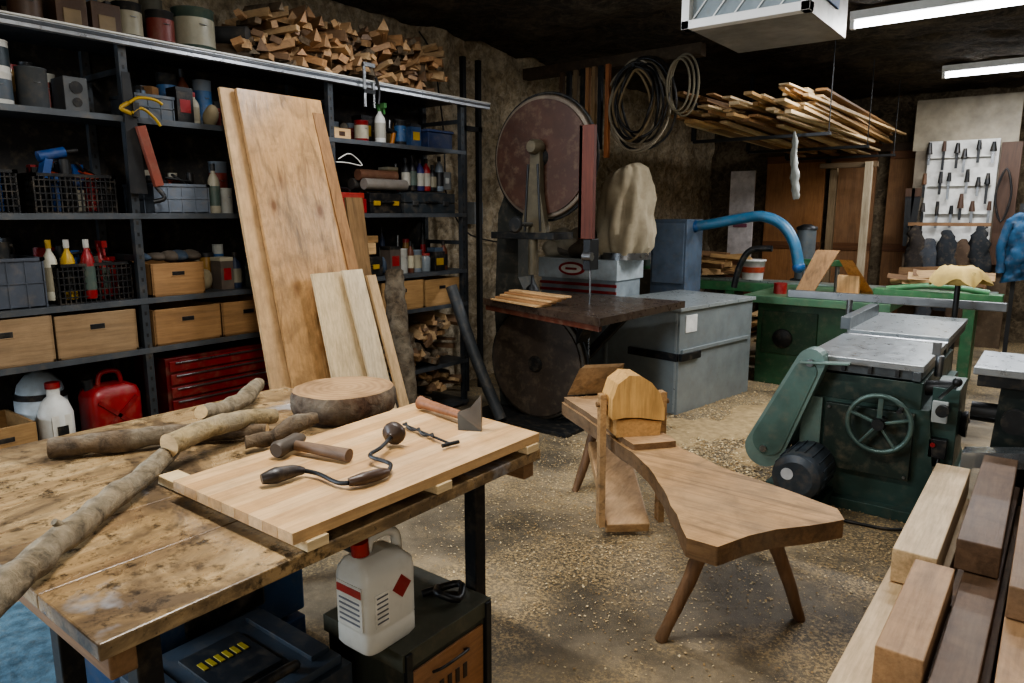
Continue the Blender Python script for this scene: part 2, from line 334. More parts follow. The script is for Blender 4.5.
def clutter(y0,y1,z,hmax,depth2=True,only=None):
    for row in ((-4.2,-4.14),(-4.03,-3.97)) if depth2 else ((only or (-4.03,-3.97)),):
        y=y0+U(0,.02)
        while y<y1-.05:
            r=U(.028,.055);h=U(hmax*.5,hmax)*(1 if row[0]<-4.1 else .8);k=R.random();x=U(*row)
            if y+2*r>y1: break
            if k<.24: can('paint_can',x,y+r,z,r,h*.8,R.choice([DSTEEL,P('#a7a79f'),P('#6c7680'),IRON]),R.choice([None,P('#7a2b1f'),P('#24507a'),P('#8f8974'),P('#31402f')]))
            elif k<.38: bottle('glue_bottle',x,y+r,z,r*.8,h,R.choice([BLACK,P('#22304a'),P('#a39d8a'),P('#5b2f1a'),P('#2e3b2c')]),R.choice([RED,BLACK,DSTEEL,BLACK]))
            elif k<.52:
                o=O('parts_jar'); o.lathe((x,y+r,z),(0,0,1),[(r*.95,0),(r,.01),(r,h*.5),(r*.85,h*.56),(r*.85,h*.62)],R.choice([P('#7a8286',.15),P('#8a6a3a',.2),P('#4b4f4a',.2)]),16); o.cyl((x,y+r,z+h*.6),(x,y+r,z+h*.68),r*.92,R.choice([DSTEEL,RED,BLACK])); o.done()
            elif k<.72:
                o=O('hardware_box',.003); d=.055; o.bb(x-d,x+d,y+.004,y+r*2.4-.004,z,z+h*.6,R.choice([BLACK,P('#7b6b4b'),P('#2b4466'),P('#93702f'),P('#5a5048')])); o.bb(x-d,x+d,y+.002,y+r*2.4-.002,z+h*.6,z+h*.68,R.choice([BLACK,DSTEEL,P('#a39b86')])); o.bb(x+d,x+d+.002,y+.02,y+r*2.4-.02,z+h*.2,z+h*.45,R.choice([WHITE,YEL,RED]))
                if h<hmax*.75: o.box((x,y+r*1.2,z+h*.75),(.09,r*1.8,h*.14),R.choice([P('#6b5a40'),DSTEEL,P('#3c4a58')]),(0,0,U(-20,20)))
                o.done(); y+=r*.4
            elif k<.82:
                o=O('cloth_rag_heap'); o.ell((x,y+r*1.1,z+h*.22),(.05,r*1.0,h*.22),R.choice([P('#6b6458',.9),P('#3a4552',.9),P('#85795f',.9)]),16,10,.5); o.done(); y+=r*.3
            elif k<.92:
                o=O('tool_with_handle'); m_=R.choice([W('#7d5a38','z'),RED,BLACK,P('#a5681f')]); o.cyl((x,y+r,z),(x+U(-.01,.01),y+r+U(-.02,.02),z+h*.45),r*.38,m_,n=10); o.box((x,y+r,z+h*.5),(.03,r*1.8,h*.12),DSTEEL,(U(-15,15),0,0)); o.cyl((x,y+r*.6,z+h*.5),(x,y+r*.7,z+h*.9),.008,STEEL,n=8); o.done()
            else:
                o=O('cable_coil'); 
                for q in range(3): o.tube([(x+.015*q,y+r+r*.9*math.cos(a),z+r+.005+r*.9*math.sin(a)) for a in [2*math.pi*j/10 for j in range(10)]],.007,R.choice([BLACK,P('#a5481c'),DSTEEL]),6,3,closed=True)
                o.done()
            y+=2*r+U(.001,.008)
BACKROW=(-4.2,-4.16)
# level 1 (0.40)
drawer('plywood_box',.98,1.24,Z[1],.2,W('#a5814f','y',.8,aged=.2))
o=O('fuel_bottle'); o.lathe((-3.98,1.36,Z[1]),(0,0,1),[(.075,0),(.08,.01),(.08,.2),(.06,.26),(.03,.29),(.03,.33)],WHITE,20); o.box((-3.905,1.36,Z[1]+.14),(.006,.09,.12),P('#e8e4d8')); o.box((-3.9,1.36,Z[1]+.12),(.004,.05,.05),IRON); o.cyl((-3.98,1.36,Z[1]+.33),(-3.98,1.36,Z[1]+.36),.034,RED); o.done()
o=O('ear_defender_helmet'); o.lathe((-4.15,1.36,Z[1]),(0,0,1),[(.13,0),(.14,.02),(.12,.03),(.12,.25),(.1,.33),(.06,.38),(0,.40)],P('#b8c4cc',.35),24); o.lathe((-4.15,1.36,Z[1]+.26),(0,0,1),[(.122,0),(.122,.03)],BLACK,24); o.done()
o=O('red_jerrycan'); o.rrect((-4.0,1.635,Z[1]),[(.09,.125,0,0,0),(.1,.135,.02,0,0),(.1,.135,.24,0,0),(.09,.12,.28,0,0),(.06,.08,.30,0,0)],RED)
o.tube([(-4,1.58,Z[1]+.30),(-4,1.6,Z[1]+.36),(-4,1.68,Z[1]+.36),(-4,1.7,Z[1]+.30)],.013,RED); o.cyl((-4,1.54,Z[1]+.27),(-4,1.53,Z[1]+.34),.025,BLACK); o.beam((-3.898,1.54,Z[1]+.05),(-3.898,1.73,Z[1]+.23),.01,.02,P('#7d0f14'));o.beam((-3.898,1.73,Z[1]+.05),(-3.898,1.54,Z[1]+.23),.01,.02,P('#7d0f14')); o.done()
o=O('red_tool_chest',.004); o.bb(-4.28,-3.9,1.9,2.62,Z[1],Z[1]+.4,P('#5d1013',.35))
for k in range(5):
    z=Z[1]+.02+k*.075; o.bb(-3.905,-3.888,1.92,2.60,z,z+.062,P('#7a181c',.35)); o.bb(-3.892,-3.878,1.95,2.57,z+.046,z+.056,STEEL)
o.done()
def woodpile(name,x0,x1,y0,y1,z0,z1,n,mats,ax='x',lmin=.2,lmax=.38,tilt=8):
    o=O(name)
    for i in range(n):
        t=i/n; z=z0+.022+(z1-z0)*t; l=U(lmin,lmax); w=U(.03,.07);h=U(.02,.045); m=R.choice(mats)
        cx=U(x0,x1);cy=U(y0,y1);a=math.radians(U(-tilt,tilt)*3);e=math.radians(U(-tilt,tilt))
        d=V((math.cos(a)*math.cos(e),math.sin(a)*math.cos(e),math.sin(e))) if ax=='x' else V((math.sin(a)*math.cos(e),math.cos(a)*math.cos(e),math.sin(e)))
        c=V((cx,cy,z)); A=c-d*l/2;B=c+d*l/2
        A.z=max(A.z,z0+.02);B.z=max(B.z,z0+.02)
        if R.random()<.55:
            u=V((0,0,1));s=u.cross(d).normalized(); q=[A-s*w*.6,A+s*w*.6,A+V((0,0,h*1.8))+s*U(-.02,.02)]; o.prism(q,B-A,m)
        else: o.beam(A,B,w,h,m,U(-35,35))
    return o.done()
FW=[W('#a8855c','x'),W('#7d6248','x'),W('#bd9e74','x'),BK]
woodpile('split_firewood',-4.12,-4.05,3.25,4.28,Z[1],Z[1]+.32,110,FW,lmin=.28,lmax=.42)
woodpile('offcut_pile',-4.12,-4.05,3.2,4.3,.05,.33,80,FW,lmin=.28,lmax=.42)
woodpile('kindling_pile',-4.12,-4.0,2.60,4.15,Z[6],Z[6]+.32,180,FW+[W('#a07c54','x'),W('#b5895a','x'),W('#c8a272','x')],lmax=.46,tilt=18)
DW=[W('#a08460','y',.78,aged=.15),W('#987c58','y',.78,aged=.15),W('#a27a4a','y',.75,aged=.1),W('#b08a55','y',.75,aged=.1)]
drawer('wooden_drawer',.95,1.36,Z[2],.23,DW[0]); drawer('wooden_drawer',1.37,1.76,Z[2],.22,DW[1])
drawer('wooden_drawer',1.85,2.24,Z[2],.2,DW[2]); drawer('wooden_drawer',2.25,2.60,Z[2],.2,DW[2])
drawer('wooden_drawer',3.5,3.93,Z[2],.22,DW[3]); drawer('wooden_drawer',3.94,4.34,Z[2],.21,DW[3])
# level 3
crate('plastic_crate',-4.26,-3.92,.9,1.36,Z[3],.24,P('#4a505a'),fill=18)
crate('wire_crate',-4.26,-3.92,1.42,1.77,Z[3],.2,BLACK,True,18)
for k,(y,c,cp) in enumerate([(1.42,P('#c6c2b0'),YEL),(1.49,YEL,P('#b9b6ae')),(1.57,RED,P('#b9b6ae'))]): bottle('spray_bottle',-4.0+.03*k,y,Z[3]+.02,.033,.30,c,cp)
bottle('trigger_sprayer',-4.05,1.68,Z[3]+.02,.04,.27,RED,RED,True)
drawer('wooden_drawer',1.86,2.16,Z[3],.18,DW[2])
clutter(2.18,2.62,Z[3],.36)
o=O('glove_pile'); 
for k in range(5): o.ell((-4.05+.02*k,1.9+.06*k,Z[3]+.21),(.08,.05,.03),R.choice([IRON,P('#5b5248',.9),P('#3b4a5a',.9)]),14,8,.5)
o.done()
case('drill_case',-4.25,-3.92,3.2,3.55,Z[3],.14,BLACK,YEL); clutter(3.58,4.36,Z[3],.38)
o=O('wood_offcut_block',.002); o.bb(-4.05,-3.93,3.25,3.5,Z[3]+.16,Z[3]+.24,PINE); o.bb(-4.1,-3.96,3.3,3.55,Z[3]+.24,Z[3]+.29,W('#a5814f','y')); o.done()
# level 4
crate('wire_crate',-4.26,-3.92,.9,1.29,Z[4],.2,BLACK,True,26); crate('wire_crate',-4.26,-3.92,1.36,1.73,Z[4],.19,BLACK,True,26)
o=O('power_drill'); o.cyl((-4.0,1.42,Z[4]+.27),(-4.0,1.54,Z[4]+.30),.026,BLUE); o.cyl((-4.0,1.54,Z[4]+.30),(-4.0,1.60,Z[4]+.31),.014,BLACK); o.beam((-4.0,1.46,Z[4]+.27),(-3.99,1.43,Z[4]+.17),.035,.04,BLUE); o.done()
crate('plastic_crate',-4.26,-3.92,1.93,2.24,Z[4],.16,P('#6b7480'),fill=18); clutter(2.26,2.62,Z[4],.4)
o=O('red_toolbox',.006); o.bb(-4.2,-3.92,3.17,3.42,Z[4],Z[4]+.1,RED); o.bb(-4.19,-3.93,3.18,3.41,Z[4]+.1,Z[4]+.14,P('#a8342c')); o.tube([(-4.05,3.22,Z[4]+.14),(-4.05,3.24,Z[4]+.17),(-4.05,3.36,Z[4]+.17),(-4.05,3.38,Z[4]+.14)],.008,BLACK); o.done()
case('drill_case',-4.25,-3.92,3.45,3.75,Z[4],.14,BLACK,YEL); case('router_case',-4.25,-3.92,3.78,4.34,Z[4],.15,P('#2c3338'),STEEL)
o=O('foil_roll'); o.cyl((-3.98,3.45,Z[4]+.205),(-3.98,3.85,Z[4]+.205),.04,P('#9a938a',.35,.3)); o.cyl((-4.08,3.42,Z[4]+.205),(-4.08,3.75,Z[4]+.205),.04,P('#5c5a56',.3,.5)); o.cyl((-4.03,3.44,Z[4]+.27),(-4.03,3.8,Z[4]+.27),.04,P('#6b4a38',.5)); o.done()
for y,c in ((3.93,DSTEEL),(4.00,BLACK),(4.08,P('#2a2a60')),(4.15,RED),(4.22,BLACK),(4.30,P('#6c7680'))): bottle('oil_bottle',-4.05,y,Z[4]+.172,.035,U(.2,.28),c,R.choice([IRON,BLACK]))
clutter(3.8,4.35,Z[4]+.172,.26,False,BACKROW)
# level 5
o=O('white_tub'); o.lathe((-4.03,1.14,Z[5]),(0,0,1),[(.07,0),(.085,.17),(.09,.17),(.09,.2),(.05,.2)],WHITE,20); o.done()
can('paint_can',-4.0,1.28,Z[5],.065,.15,WHITE,P('#4b5660')); can('paint_can',-4.0,1.28,Z[5]+.15,.065,.14,WHITE,P('#2f3a40'))
can('grey_canister',-4.0,1.43,Z[5],.065,.19,P('#494d50'),None); clutter(1.35,1.75,Z[5],.36,False,BACKROW); clutter(.9,1.2,Z[5],.3,False,BACKROW)
o=O('speaker_box',.004); o.bb(-4.1,-3.95,1.55,1.66,Z[5],Z[5]+.17,P('#56595b')); o.cyl((-3.952,1.605,Z[5]+.12),(-3.945,1.605,Z[5]+.12),.03,BLACK); o.cyl((-3.952,1.605,Z[5]+.05),(-3.945,1.605,Z[5]+.05),.022,BLACK); o.done()
crate('plastic_crate',-4.2,-3.93,1.88,2.08,Z[5],.13,P('#59626c'),fill=12); clutter(2.1,2.62,Z[5],.36)
o=O('wooden_block_box',.003); o.bb(-4.0,-3.92,3.15,3.3,Z[5],Z[5]+.07,PINE); o.bb(-3.921,-3.918,3.2,3.25,Z[5]+.02,Z[5]+.05,DARKW); o.done()
can('paint_can',-4.02,3.48,Z[5],.05,.15,RED,P('#b8b09a')); bottle('white_spray_bottle',-3.98,3.62,Z[5],.04,.26,WHITE,P('#3d7a3f'),True); clutter(3.15,3.7,Z[5],.34,False,BACKROW)
clutter(3.70,4.03,Z[5],.32)
o=O('blue_storage_box',.006); o.bb(-4.15,-3.92,4.05,4.32,Z[5],Z[5]+.12,P('#1b2a4a')); o.bb(-4.16,-3.91,4.04,4.33,Z[5]+.12,Z[5]+.14,P('#24365c')); o.done()
# top of shelf
for y in (1.05,1.25,1.43,1.9,2.07): can('paint_can',-3.98,y,Z[6],.07,U(.15,.2),R.choice([IRON,DSTEEL,P('#6c7680')]),R.choice([P('#503b2b'),P('#6d2a20'),P('#8f8974')]))
clutter(.9,2.0,Z[6],.42,False,BACKROW)
o=O('cardboard_bins',.003)
for y in (1.54,1.70): o.bb(-4.12,-3.92,y,y+.14,Z[6],Z[6]+.16,P('#4a3320')); o.bb(-3.921,-3.915,y+.03,y+.11,Z[6]+.03,Z[6]+.1,P('#7d6a4c'))
o.done()
can('large_tin',-4.0,2.27,Z[6],.11,.24,P('#3d4f46'),P('#989480')); can('paint_can',-4.2,2.14,Z[6],.06,.3,P('#59564a'),None)
o=O('roofing_roll'); o.cyl((-4.2,2.38,Z[6]+.06),(-3.97,2.62,Z[6]+.06),.06,P('#5a4a38')); o.cyl((-4.2,2.44,Z[6]+.17),(-3.98,2.6,Z[6]+.17),.05,P('#3a3a3a')); o.done()
# hanging on post
o=O('yellow_spring_clamp'); o.tube([(-3.83,1.80,2.15),(-3.83,1.85,2.18),(-3.83,1.93,2.18),(-3.83,1.97,2.16)],.008,YEL); o.tube([(-3.83,1.81,2.10),(-3.83,1.86,2.13),(-3.83,1.92,2.09),(-3.83,1.95,2.05)],.008,YEL); o.tube([(-3.84,1.80,2.15),(-3.84,1.76,2.12),(-3.84,1.81,2.10)],.011,YEL); o.box((-3.83,1.83,2.12),(.015,.03,.07),BLACK); o.done()
o=O('hand_saw',.002); o.prism([(-3.845,1.78,2.30),(-3.845,1.82,2.30),(-3.845,1.86,1.70),(-3.845,1.77,1.70)],(.004,0,0),DSTEEL); o.beam((-3.82,1.84,2.04),(-3.82,1.91,1.74),.03,.045,P('#7d4030')); o.tube([(-3.83,1.9,1.74),(-3.81,1.93,1.68),(-3.83,1.88,1.66)],.012,BLACK,8); o.done()
o=O('bar_clamp'); o.beam((-3.8,3.33,2.58),(-3.8,3.33,2.3),.01,.02,STEEL); o.box((-3.8,3.37,2.57),(.02,.1,.025),STEEL); o.box((-3.8,3.37,2.40),(.02,.1,.025),DSTEEL); o.cyl((-3.8,3.41,2.3),(-3.8,3.41,2.46),.009,STEEL); o.tube([(-3.8,3.43,2.5),(-3.8,3.46,2.42),(-3.8,3.45,2.33)],.01,BLACK); o.done()
o=O('coat_hanger_wire'); o.tube([(-3.84,3.12,1.95),(-3.84,3.22,1.99),(-3.84,3.32,1.92),(-3.84,3.2,1.93),(-3.84,3.1,1.93)],.004,WHITE); o.done()
# leaning boards
def lean(name,y0,y1,xt,zt,xb,zb,th,mat,sk=0.,bev=.002):
    o=O(name,bev); d=V((xt-xb,0,zt-zb)); n=V((d.z,0,-d.x)).normalized()
    o.prism([(xb,y0,zb),(xb,y1,zb),(xt,y1+sk,zt),(xt,y0+sk,zt)],n*th,mat); return o.done()
lean('plywood_sheet',2.27,2.80,-3.80,2.28,-3.36,0.0,.022,W('#d0aa78','z',.72,s=.5,aged=.25)); 
lean('formwork_panel',2.40,2.97,-3.765,2.28,-3.32,0.0,.025,W('#c79c66','z',.38,.3,.8,True,aged=.45),-.05)
lean('narrow_lath',3.00,3.08,-3.74,2.20,-3.29,0,.02,W('#a57a4a','z'),-.16)
lean('offcut_board',2.62,2.88,-3.46,1.25,-3.22,0,.02,PALE,-.05); lean('offcut_board',2.90,3.05,-3.42,1.26,-3.18,0,.02,W('#e4d0aa','z',.85,aged=.1),-.14)
lean('offcut_board',3.06,3.13,-3.40,1.22,-3.14,0,.02,W('#d2b182','z',.8),-.13)
lean('narrow_board',3.12,3.26,-3.80,1.7,-3.58,0,.02,W('#8a6a3f','z'),0)
o=O('tree_trunk_section'); o.tube([(-3.46,3.31,0),(-3.5,3.33,.5),(-3.53,3.31,.9),(-3.58,3.34,1.22)],[.08,.078,.07,.062],BARK('#594d3d'),14,8,jit=.15); o.done()
# ---------------------------------------------------------------- workbench
BM=bench_mat()
o=O('workbench',.004)
for k in range(5):
    x0=-2.66+k*.277; o.bb(x0,x0+.2768,.46,1.81,.815,.85,BM)
o.bb(-2.64,-1.29,.48,.53,.76,.814,OLDX); o.bb(-2.64,-1.29,1.74,1.79,.76,.814,OLDX)
LG=P('#1c1d1f',.5,.3)
for (x,y) in ((-1.36,.57),(-1.44,1.67),(-2.56,.55),(-2.56,1.67),(-1.76,.57)):
    o.bb(x-.025,x+.025,y-.025,y+.025,0.,.815,LG); o.bb(x-.03,x+.03,y-.03,y+.03,0,.01,LG)
o.bb(-1.42,-1.39,.55,1.7,.77,.812,LG); o.bb(-2.56,-1.44,1.66,1.68,.3,.33,LG)
o.done()
o=O('wood_cleats',.002)
for y in (.93,1.35,1.76): o.bb(-1.95,-1.27,y-.03,y+.03,.851,.876,PALEY)
o.done()
o=O('glued_panel',.0015); c4=[V((-1.80,.87,.877)),V((-1.28,.87,.877)),V((-1.275,1.80,.877)),V((-1.86,1.86,.877))]
pm=[W(h,'y',.78,.38,aged=.22) for h in ('#d6ad76','#cfa46c','#dbb480','#c89c64')]
for k in range(9):
    a,b=k/9,(k+1)/9; o.prism([c4[0].lerp(c4[1],a),c4[0].lerp(c4[1],b),c4[3].lerp(c4[2],b),c4[3].lerp(c4[2],a)],(0,0,.028),pm[(k*7)%4])
o.done()
TZ=.906
EG=endgrain_mat()
o=O('log_slab'); pr=[(.16,0),(.18,.02),(.188,.05),(.186,.09),(.180,.105)]
c=V((-2.09,1.68,.851));n=48;vs=[]
for r,h in pr:
    for i in range(n):
        a=2*math.pi*i/n; rr=r*(1+.05*noise.noise(V((math.cos(a)*1.5,math.sin(a)*1.5,.3)))+.03*noise.noise(V((math.cos(a)*9,math.sin(a)*9,h*20)))); vs.append(c+V((rr*math.cos(a),rr*math.sin(a)*1.02,h)))
o.skin(vs,n,BARK('#4a3526'),topmat=EG); o.done()
CUT=W('#d9b67e','x',.9)
o=O('long_branch'); o.tube([(-1.36,.22,.885),(-1.55,.42,.895),(-1.80,.68,.888),(-1.93,.85,.892),(-2.1,1.02,.885)],[.034,.034,.031,.03,.026],BKG,14,7,jit=.14,capmat=CUT)
o.tube([(-1.70,.58,.90),(-1.69,.55,.935)],[.012,.008],BKG,8,1); o.done()
o=O('tree_branch'); o.tube([(-2.42,.80,.885),(-2.3,.98,.89),(-2.2,1.18,.885),(-2.05,1.32,.885)],[.03,.034,.032,.022],BK,14,7,jit=.18,capmat=CUT); o.done()
o=O('tree_branch'); o.tube([(-2.03,.98,.925),(-2.07,1.12,.935),(-2.11,1.28,.925),(-2.13,1.40,.90)],[.034,.032,.03,.026],BARK('#96835f'),14,7,jit=.1,capmat=CUT); o.done()
o=O('tree_branch'); o.tube([(-2.25,1.2,.94),(-2.36,1.34,.90),(-2.44,1.48,.90),(-2.56,1.62,.91)],[.024,.03,.032,.026],BKG,14,7,jit=.14,capmat=CUT); o.done()
o=O('bark_lump'); o.tube([(-1.99,1.20,.885),(-1.96,1.26,.888),(-1.92,1.33,.925),(-1.88,1.40,.94)],[.018,.024,.028,.018],BK,12,4,jit=.35); o.done()
WHd=W('#8a5a36','y',.6)
o=O('carpenter_brace')
o.tube([(-1.57,.985,TZ+.022),(-1.56,1.02,TZ+.024),(-1.555,1.07,TZ+.022),(-1.55,1.10,TZ+.016)],[.013,.022,.017,.009],P('#2a2320',.4),14,4)
o.tube([(-1.55,1.10,TZ+.016),(-1.50,1.11,TZ+.015),(-1.42,1.105,TZ+.012),(-1.385,1.115,TZ+.016)],.006,DSTEEL,10,6)
o.tube([(-1.385,1.115,TZ+.018),(-1.37,1.15,TZ+.02),(-1.365,1.2,TZ+.018),(-1.365,1.23,TZ+.016)],[.011,.017,.016,.010],P('#4a3628',.4),14,4)
o.tube([(-1.365,1.23,TZ+.016),(-1.40,1.27,TZ+.02),(-1.48,1.27,TZ+.025),(-1.50,1.33,TZ+.03),(-1.535,1.40,TZ+.035)],.006,DSTEEL,10,6)
o.lathe((-1.535,1.395,TZ+.035),(-.3,.9,.2),[(.011,0),(.015,.01),(.034,.018),(.036,.028),(.034,.04),(.015,.046)],P('#3d3028',.4),20)
o.done()
o=O('auger_bit')
pts=[V((-1.40,1.515,TZ+.012)).lerp(V((-1.66,1.57,TZ+.012)),k/40) for k in range(41)]
o.tube(pts,.004,DSTEEL,8,1)
d=(pts[-1]-pts[0]).normalized();s1=V((0,0,1)).cross(d).normalized();hel=[]
for k in range(0,41):
    a=k*.55;hel.append(pts[k]+(s1*math.cos(a)+V((0,0,1))*math.sin(a))*.007)
o.tube(hel[12:],.004,DSTEEL,6,2); o.cyl(pts[0]+s1*.03,pts[0]-s1*.03,.006,IRON); o.done()
HD=P('#4f463c',.55,.3)
o=O('wooden_mallet'); o.tube([(-1.73,1.20,TZ+.024),(-1.66,1.215,TZ+.024),(-1.54,1.245,TZ+.02)],[.015,.016,.02],W('#6e5640','x',.7),12,4)
o.lathe((-1.72,1.13,TZ+.028),(-.35,1,.0),[(.02,0),(.026,.01),(.022,.05),(.024,.10),(.012,.13)],HD,16); o.done()
o=O('chopping_hatchet',.001); o.tube([(-1.77,1.76,TZ+.027),(-1.72,1.755,TZ+.027),(-1.52,1.715,TZ+.03)],[.025,.018,.014],WHd,12,4)
o.prism([(-1.50,1.66,TZ+.0),(-1.43,1.695,TZ+.0),(-1.435,1.70,TZ+.12),(-1.475,1.69,TZ+.07),(-1.52,1.68,TZ+.05)],(-.008,.014,0),P('#6f6a62',.35,.8)); o.done()
# under bench
CB=P('#303a45',.45)
case('power_tool_case',-1.90,-1.46,.70,1.16,0,.20,CB,DSTEEL)
o=O('power_tool_case',.01); o.bb(-1.90,-1.46,.70,1.16,.222,.36,CB); o.bb(-1.88,-1.48,.72,1.14,.36,.385,P('#3d4854'))
for y in (.76,1.10): o.bb(-1.84,-1.52,y-.03,y+.03,.385,.40,CB)
o.bb(-1.80,-1.58,.84,1.02,.385,.395,P('#232a31')); o.tube([(-1.54,.85,.385),(-1.50,.86,.42),(-1.50,1.0,.42),(-1.54,1.01,.385)],.014,BLACK,8,3)
for k in range(6): o.bb(-1.74,-1.70,.86+k*.024,.875+k*.024,.395,.398,P('#b5a032'))
o.bb(-1.462,-1.45,.8,.88,.26,.34,YEL);o.bb(-1.462,-1.45,1.0,1.08,.26,.34,YEL);o.done()
case('blue_tool_case',-2.35,-1.98,.80,1.38,0,.21,P('#1d3b5c'),BLACK)
o=O('blue_tool_case',.01); o.bb(-2.35,-1.98,.8,1.38,.235,.47,P('#24425f')); o.bb(-1.982,-1.965,.95,1.22,.33,.42,BLACK); o.bb(-2.3,-2.03,.85,1.33,.47,.49,P('#1e3448')); o.done()
o=O('ammo_crate',.004)
o.bb(-1.68,-1.35,1.25,1.62,.0,.37,P('#3a3d34',.6)); o.bb(-1.69,-1.34,1.24,1.63,.33,.385,P('#4a4a3c',.6)); o.bb(-1.349,-1.341,1.28,1.59,.05,.31,W('#a06c3c','y',.7,aged=.3))
for y in (1.26,1.61): o.bb(-1.346,-1.332,y-.012,y+.012,0,.38,DSTEEL)
for k in range(5): o.box((-1.339,1.36+k*.035,.2),(.003,.018,.05),P('#2a1a10'))
o.tube([(-1.34,1.36,.27),(-1.31,1.38,.29),(-1.31,1.48,.29),(-1.34,1.5,.27)],.005,BLACK,6); o.done()
o=O('power_plug_cable'); o.tube([(-1.5,1.55,.40),(-1.45,1.5,.42),(-1.40,1.54,.40),(-1.45,1.6,.41),(-1.52,1.5,.395)],.012,BLACK,8,5); o.done()
o=O('white_jerrycan')
jx,jy,jz=-1.47,1.265,.386
JW=P('#d6d3c8',.35,var=.06,dirt=.15,bs=.03)
o.rrect((jx,jy,jz),[(.068,.088,0,0,0),(.076,.096,.012,0,0),(.076,.096,.06,0,0),(.074,.094,.065,0,0),(.076,.096,.07,0,0),(.076,.096,.21,0,0),(.072,.092,.235,0,0),(.05,.075,.262,0,-.01),(.03,.045,.275,0,-.03)],JW,p=6)
o.tube([(jx,jy-.03,jz+.265),(jx,jy-.015,jz+.305),(jx,jy+.035,jz+.312),(jx,jy+.078,jz+.29),(jx,jy+.085,jz+.225)],[.016,.014,.014,.015,.018],JW,12,5); o.cyl((jx,jy-.05,jz+.262),(jx,jy-.055,jz+.315),.025,P('#b02820'))
o.box((jx,jy-.0965,jz+.14),(.105,.003,.13),P('#e6e2d6')); o.box((jx,jy-.0985,jz+.185),(.1,.003,.022),P('#b8362c'))
for k in range(5): o.box((jx,jy-.0985,jz+.155-k*.016),(.085,.002,.005),P('#7d7f88'))
o.box((jx+.0765,jy+.03,jz+.17),(.003,.05,.05),RED,(45,0,0)); o.box((jx+.0765,jy-.045,jz+.13),(.003,.05,.10),P('#e6e2d6'))
for k in range(6): o.box((jx+.0785,jy-.045,jz+.17-k*.015),(.002,.04,.004),P('#55575f'))
o.done()
o=O('floor_tone'); o.bb(-3.3,-1.45,-.3,1.0,.001,.006,P('#5b7684',.35,scale=30,bs=1.,var=.6)) ; o.done()  # added sheet; its blue-grey colour stands in for daylight on the concrete
# ---------------------------------------------------------------- shaving horse
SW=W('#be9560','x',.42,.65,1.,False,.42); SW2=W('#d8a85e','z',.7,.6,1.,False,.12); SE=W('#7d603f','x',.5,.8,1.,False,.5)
o=O('shaving_horse',.007)
# one continuous plank: narrow at the work end, widening to the forked seat end
plank=hewn_outline([(-2.25,3.40),(-1.86,3.12),(-1.50,2.86),(-1.34,2.72),(-1.18,2.53),(-1.03,2.33),(-.92,2.17),(-.81,2.18),(-.76,2.32),(-.70,2.43),(-.62,2.53),(-.53,2.66),(-.57,2.76),(-.82,2.84),(-1.10,2.93),(-1.33,3.05),(-1.70,3.34),(-2.07,3.62)])
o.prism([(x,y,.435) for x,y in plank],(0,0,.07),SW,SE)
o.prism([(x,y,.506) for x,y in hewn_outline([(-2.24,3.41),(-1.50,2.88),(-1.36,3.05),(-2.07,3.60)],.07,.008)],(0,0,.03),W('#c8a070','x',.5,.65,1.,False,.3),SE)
for a,b in (((-.93,2.40,.45),(-1.06,2.30,0)),((-.80,2.62,.45),(-.68,2.77,0)),((-2.02,3.42,.45),(-2.12,3.36,0)),((-1.98,3.48,.45),(-2.02,3.70,0))): o.tube([a,V(a).lerp(V(b),.5)+V((.008,.004,0)),b],[.030,.027,.021],W('#7a5a3c','z',aged=.3),12,6,jit=.08)
o.prism([(-2.24,3.44,.54),(-2.06,3.66,.54),(-1.98,3.60,.72),(-2.14,3.42,.72)],(.02,.02,.02),W('#a8875c','x',aged=.3))
dd=V((.66,.75,0)).normalized();nn=V((.75,-.66,0)).normalized(); c0=V((-1.66,3.09,.537))
def prof(p): return [c0+dd*a+V((0,0,b)) for a,b in p]
o.prism(prof([(-.125,.09),(-.125,.19),(-.10,.265),(-.045,.305),(.015,.30),(.07,.265),(.115,.21),(.14,.135),(.14,.075),(.10,.08),(.02,.095),(-.06,.10)]),nn*.16,SW2)
o.prism(prof([(-.10,0),(.125,0),(.13,.068),(.09,.072),(.0,.088),(-.10,.085)]),nn*.15,W('#c99a5a','x',.65,aged=.2))
# swing arm through the plank carrying the treadle
for s_ in (-.165,.145): o.prism([c0+dd*s_+nn*.05+V((0,0,.20)),c0+dd*(s_+.03)+nn*.05+V((0,0,.20)),c0+dd*(s_+.03)+nn*.07+V((0,0,-.47)),c0+dd*s_+nn*.07+V((0,0,-.47))],nn*.05,SW)
o.cyl(c0+dd*-.18+nn*.08+V((0,0,.15)),c0+dd*.19+nn*.08+V((0,0,.15)),.013,W('#8a6a44','x'))
o.beam((-1.58,3.00,.05),(-1.95,3.42,.30),.22,.06,W('#bd986a','y',aged=.3)); 
o.done()
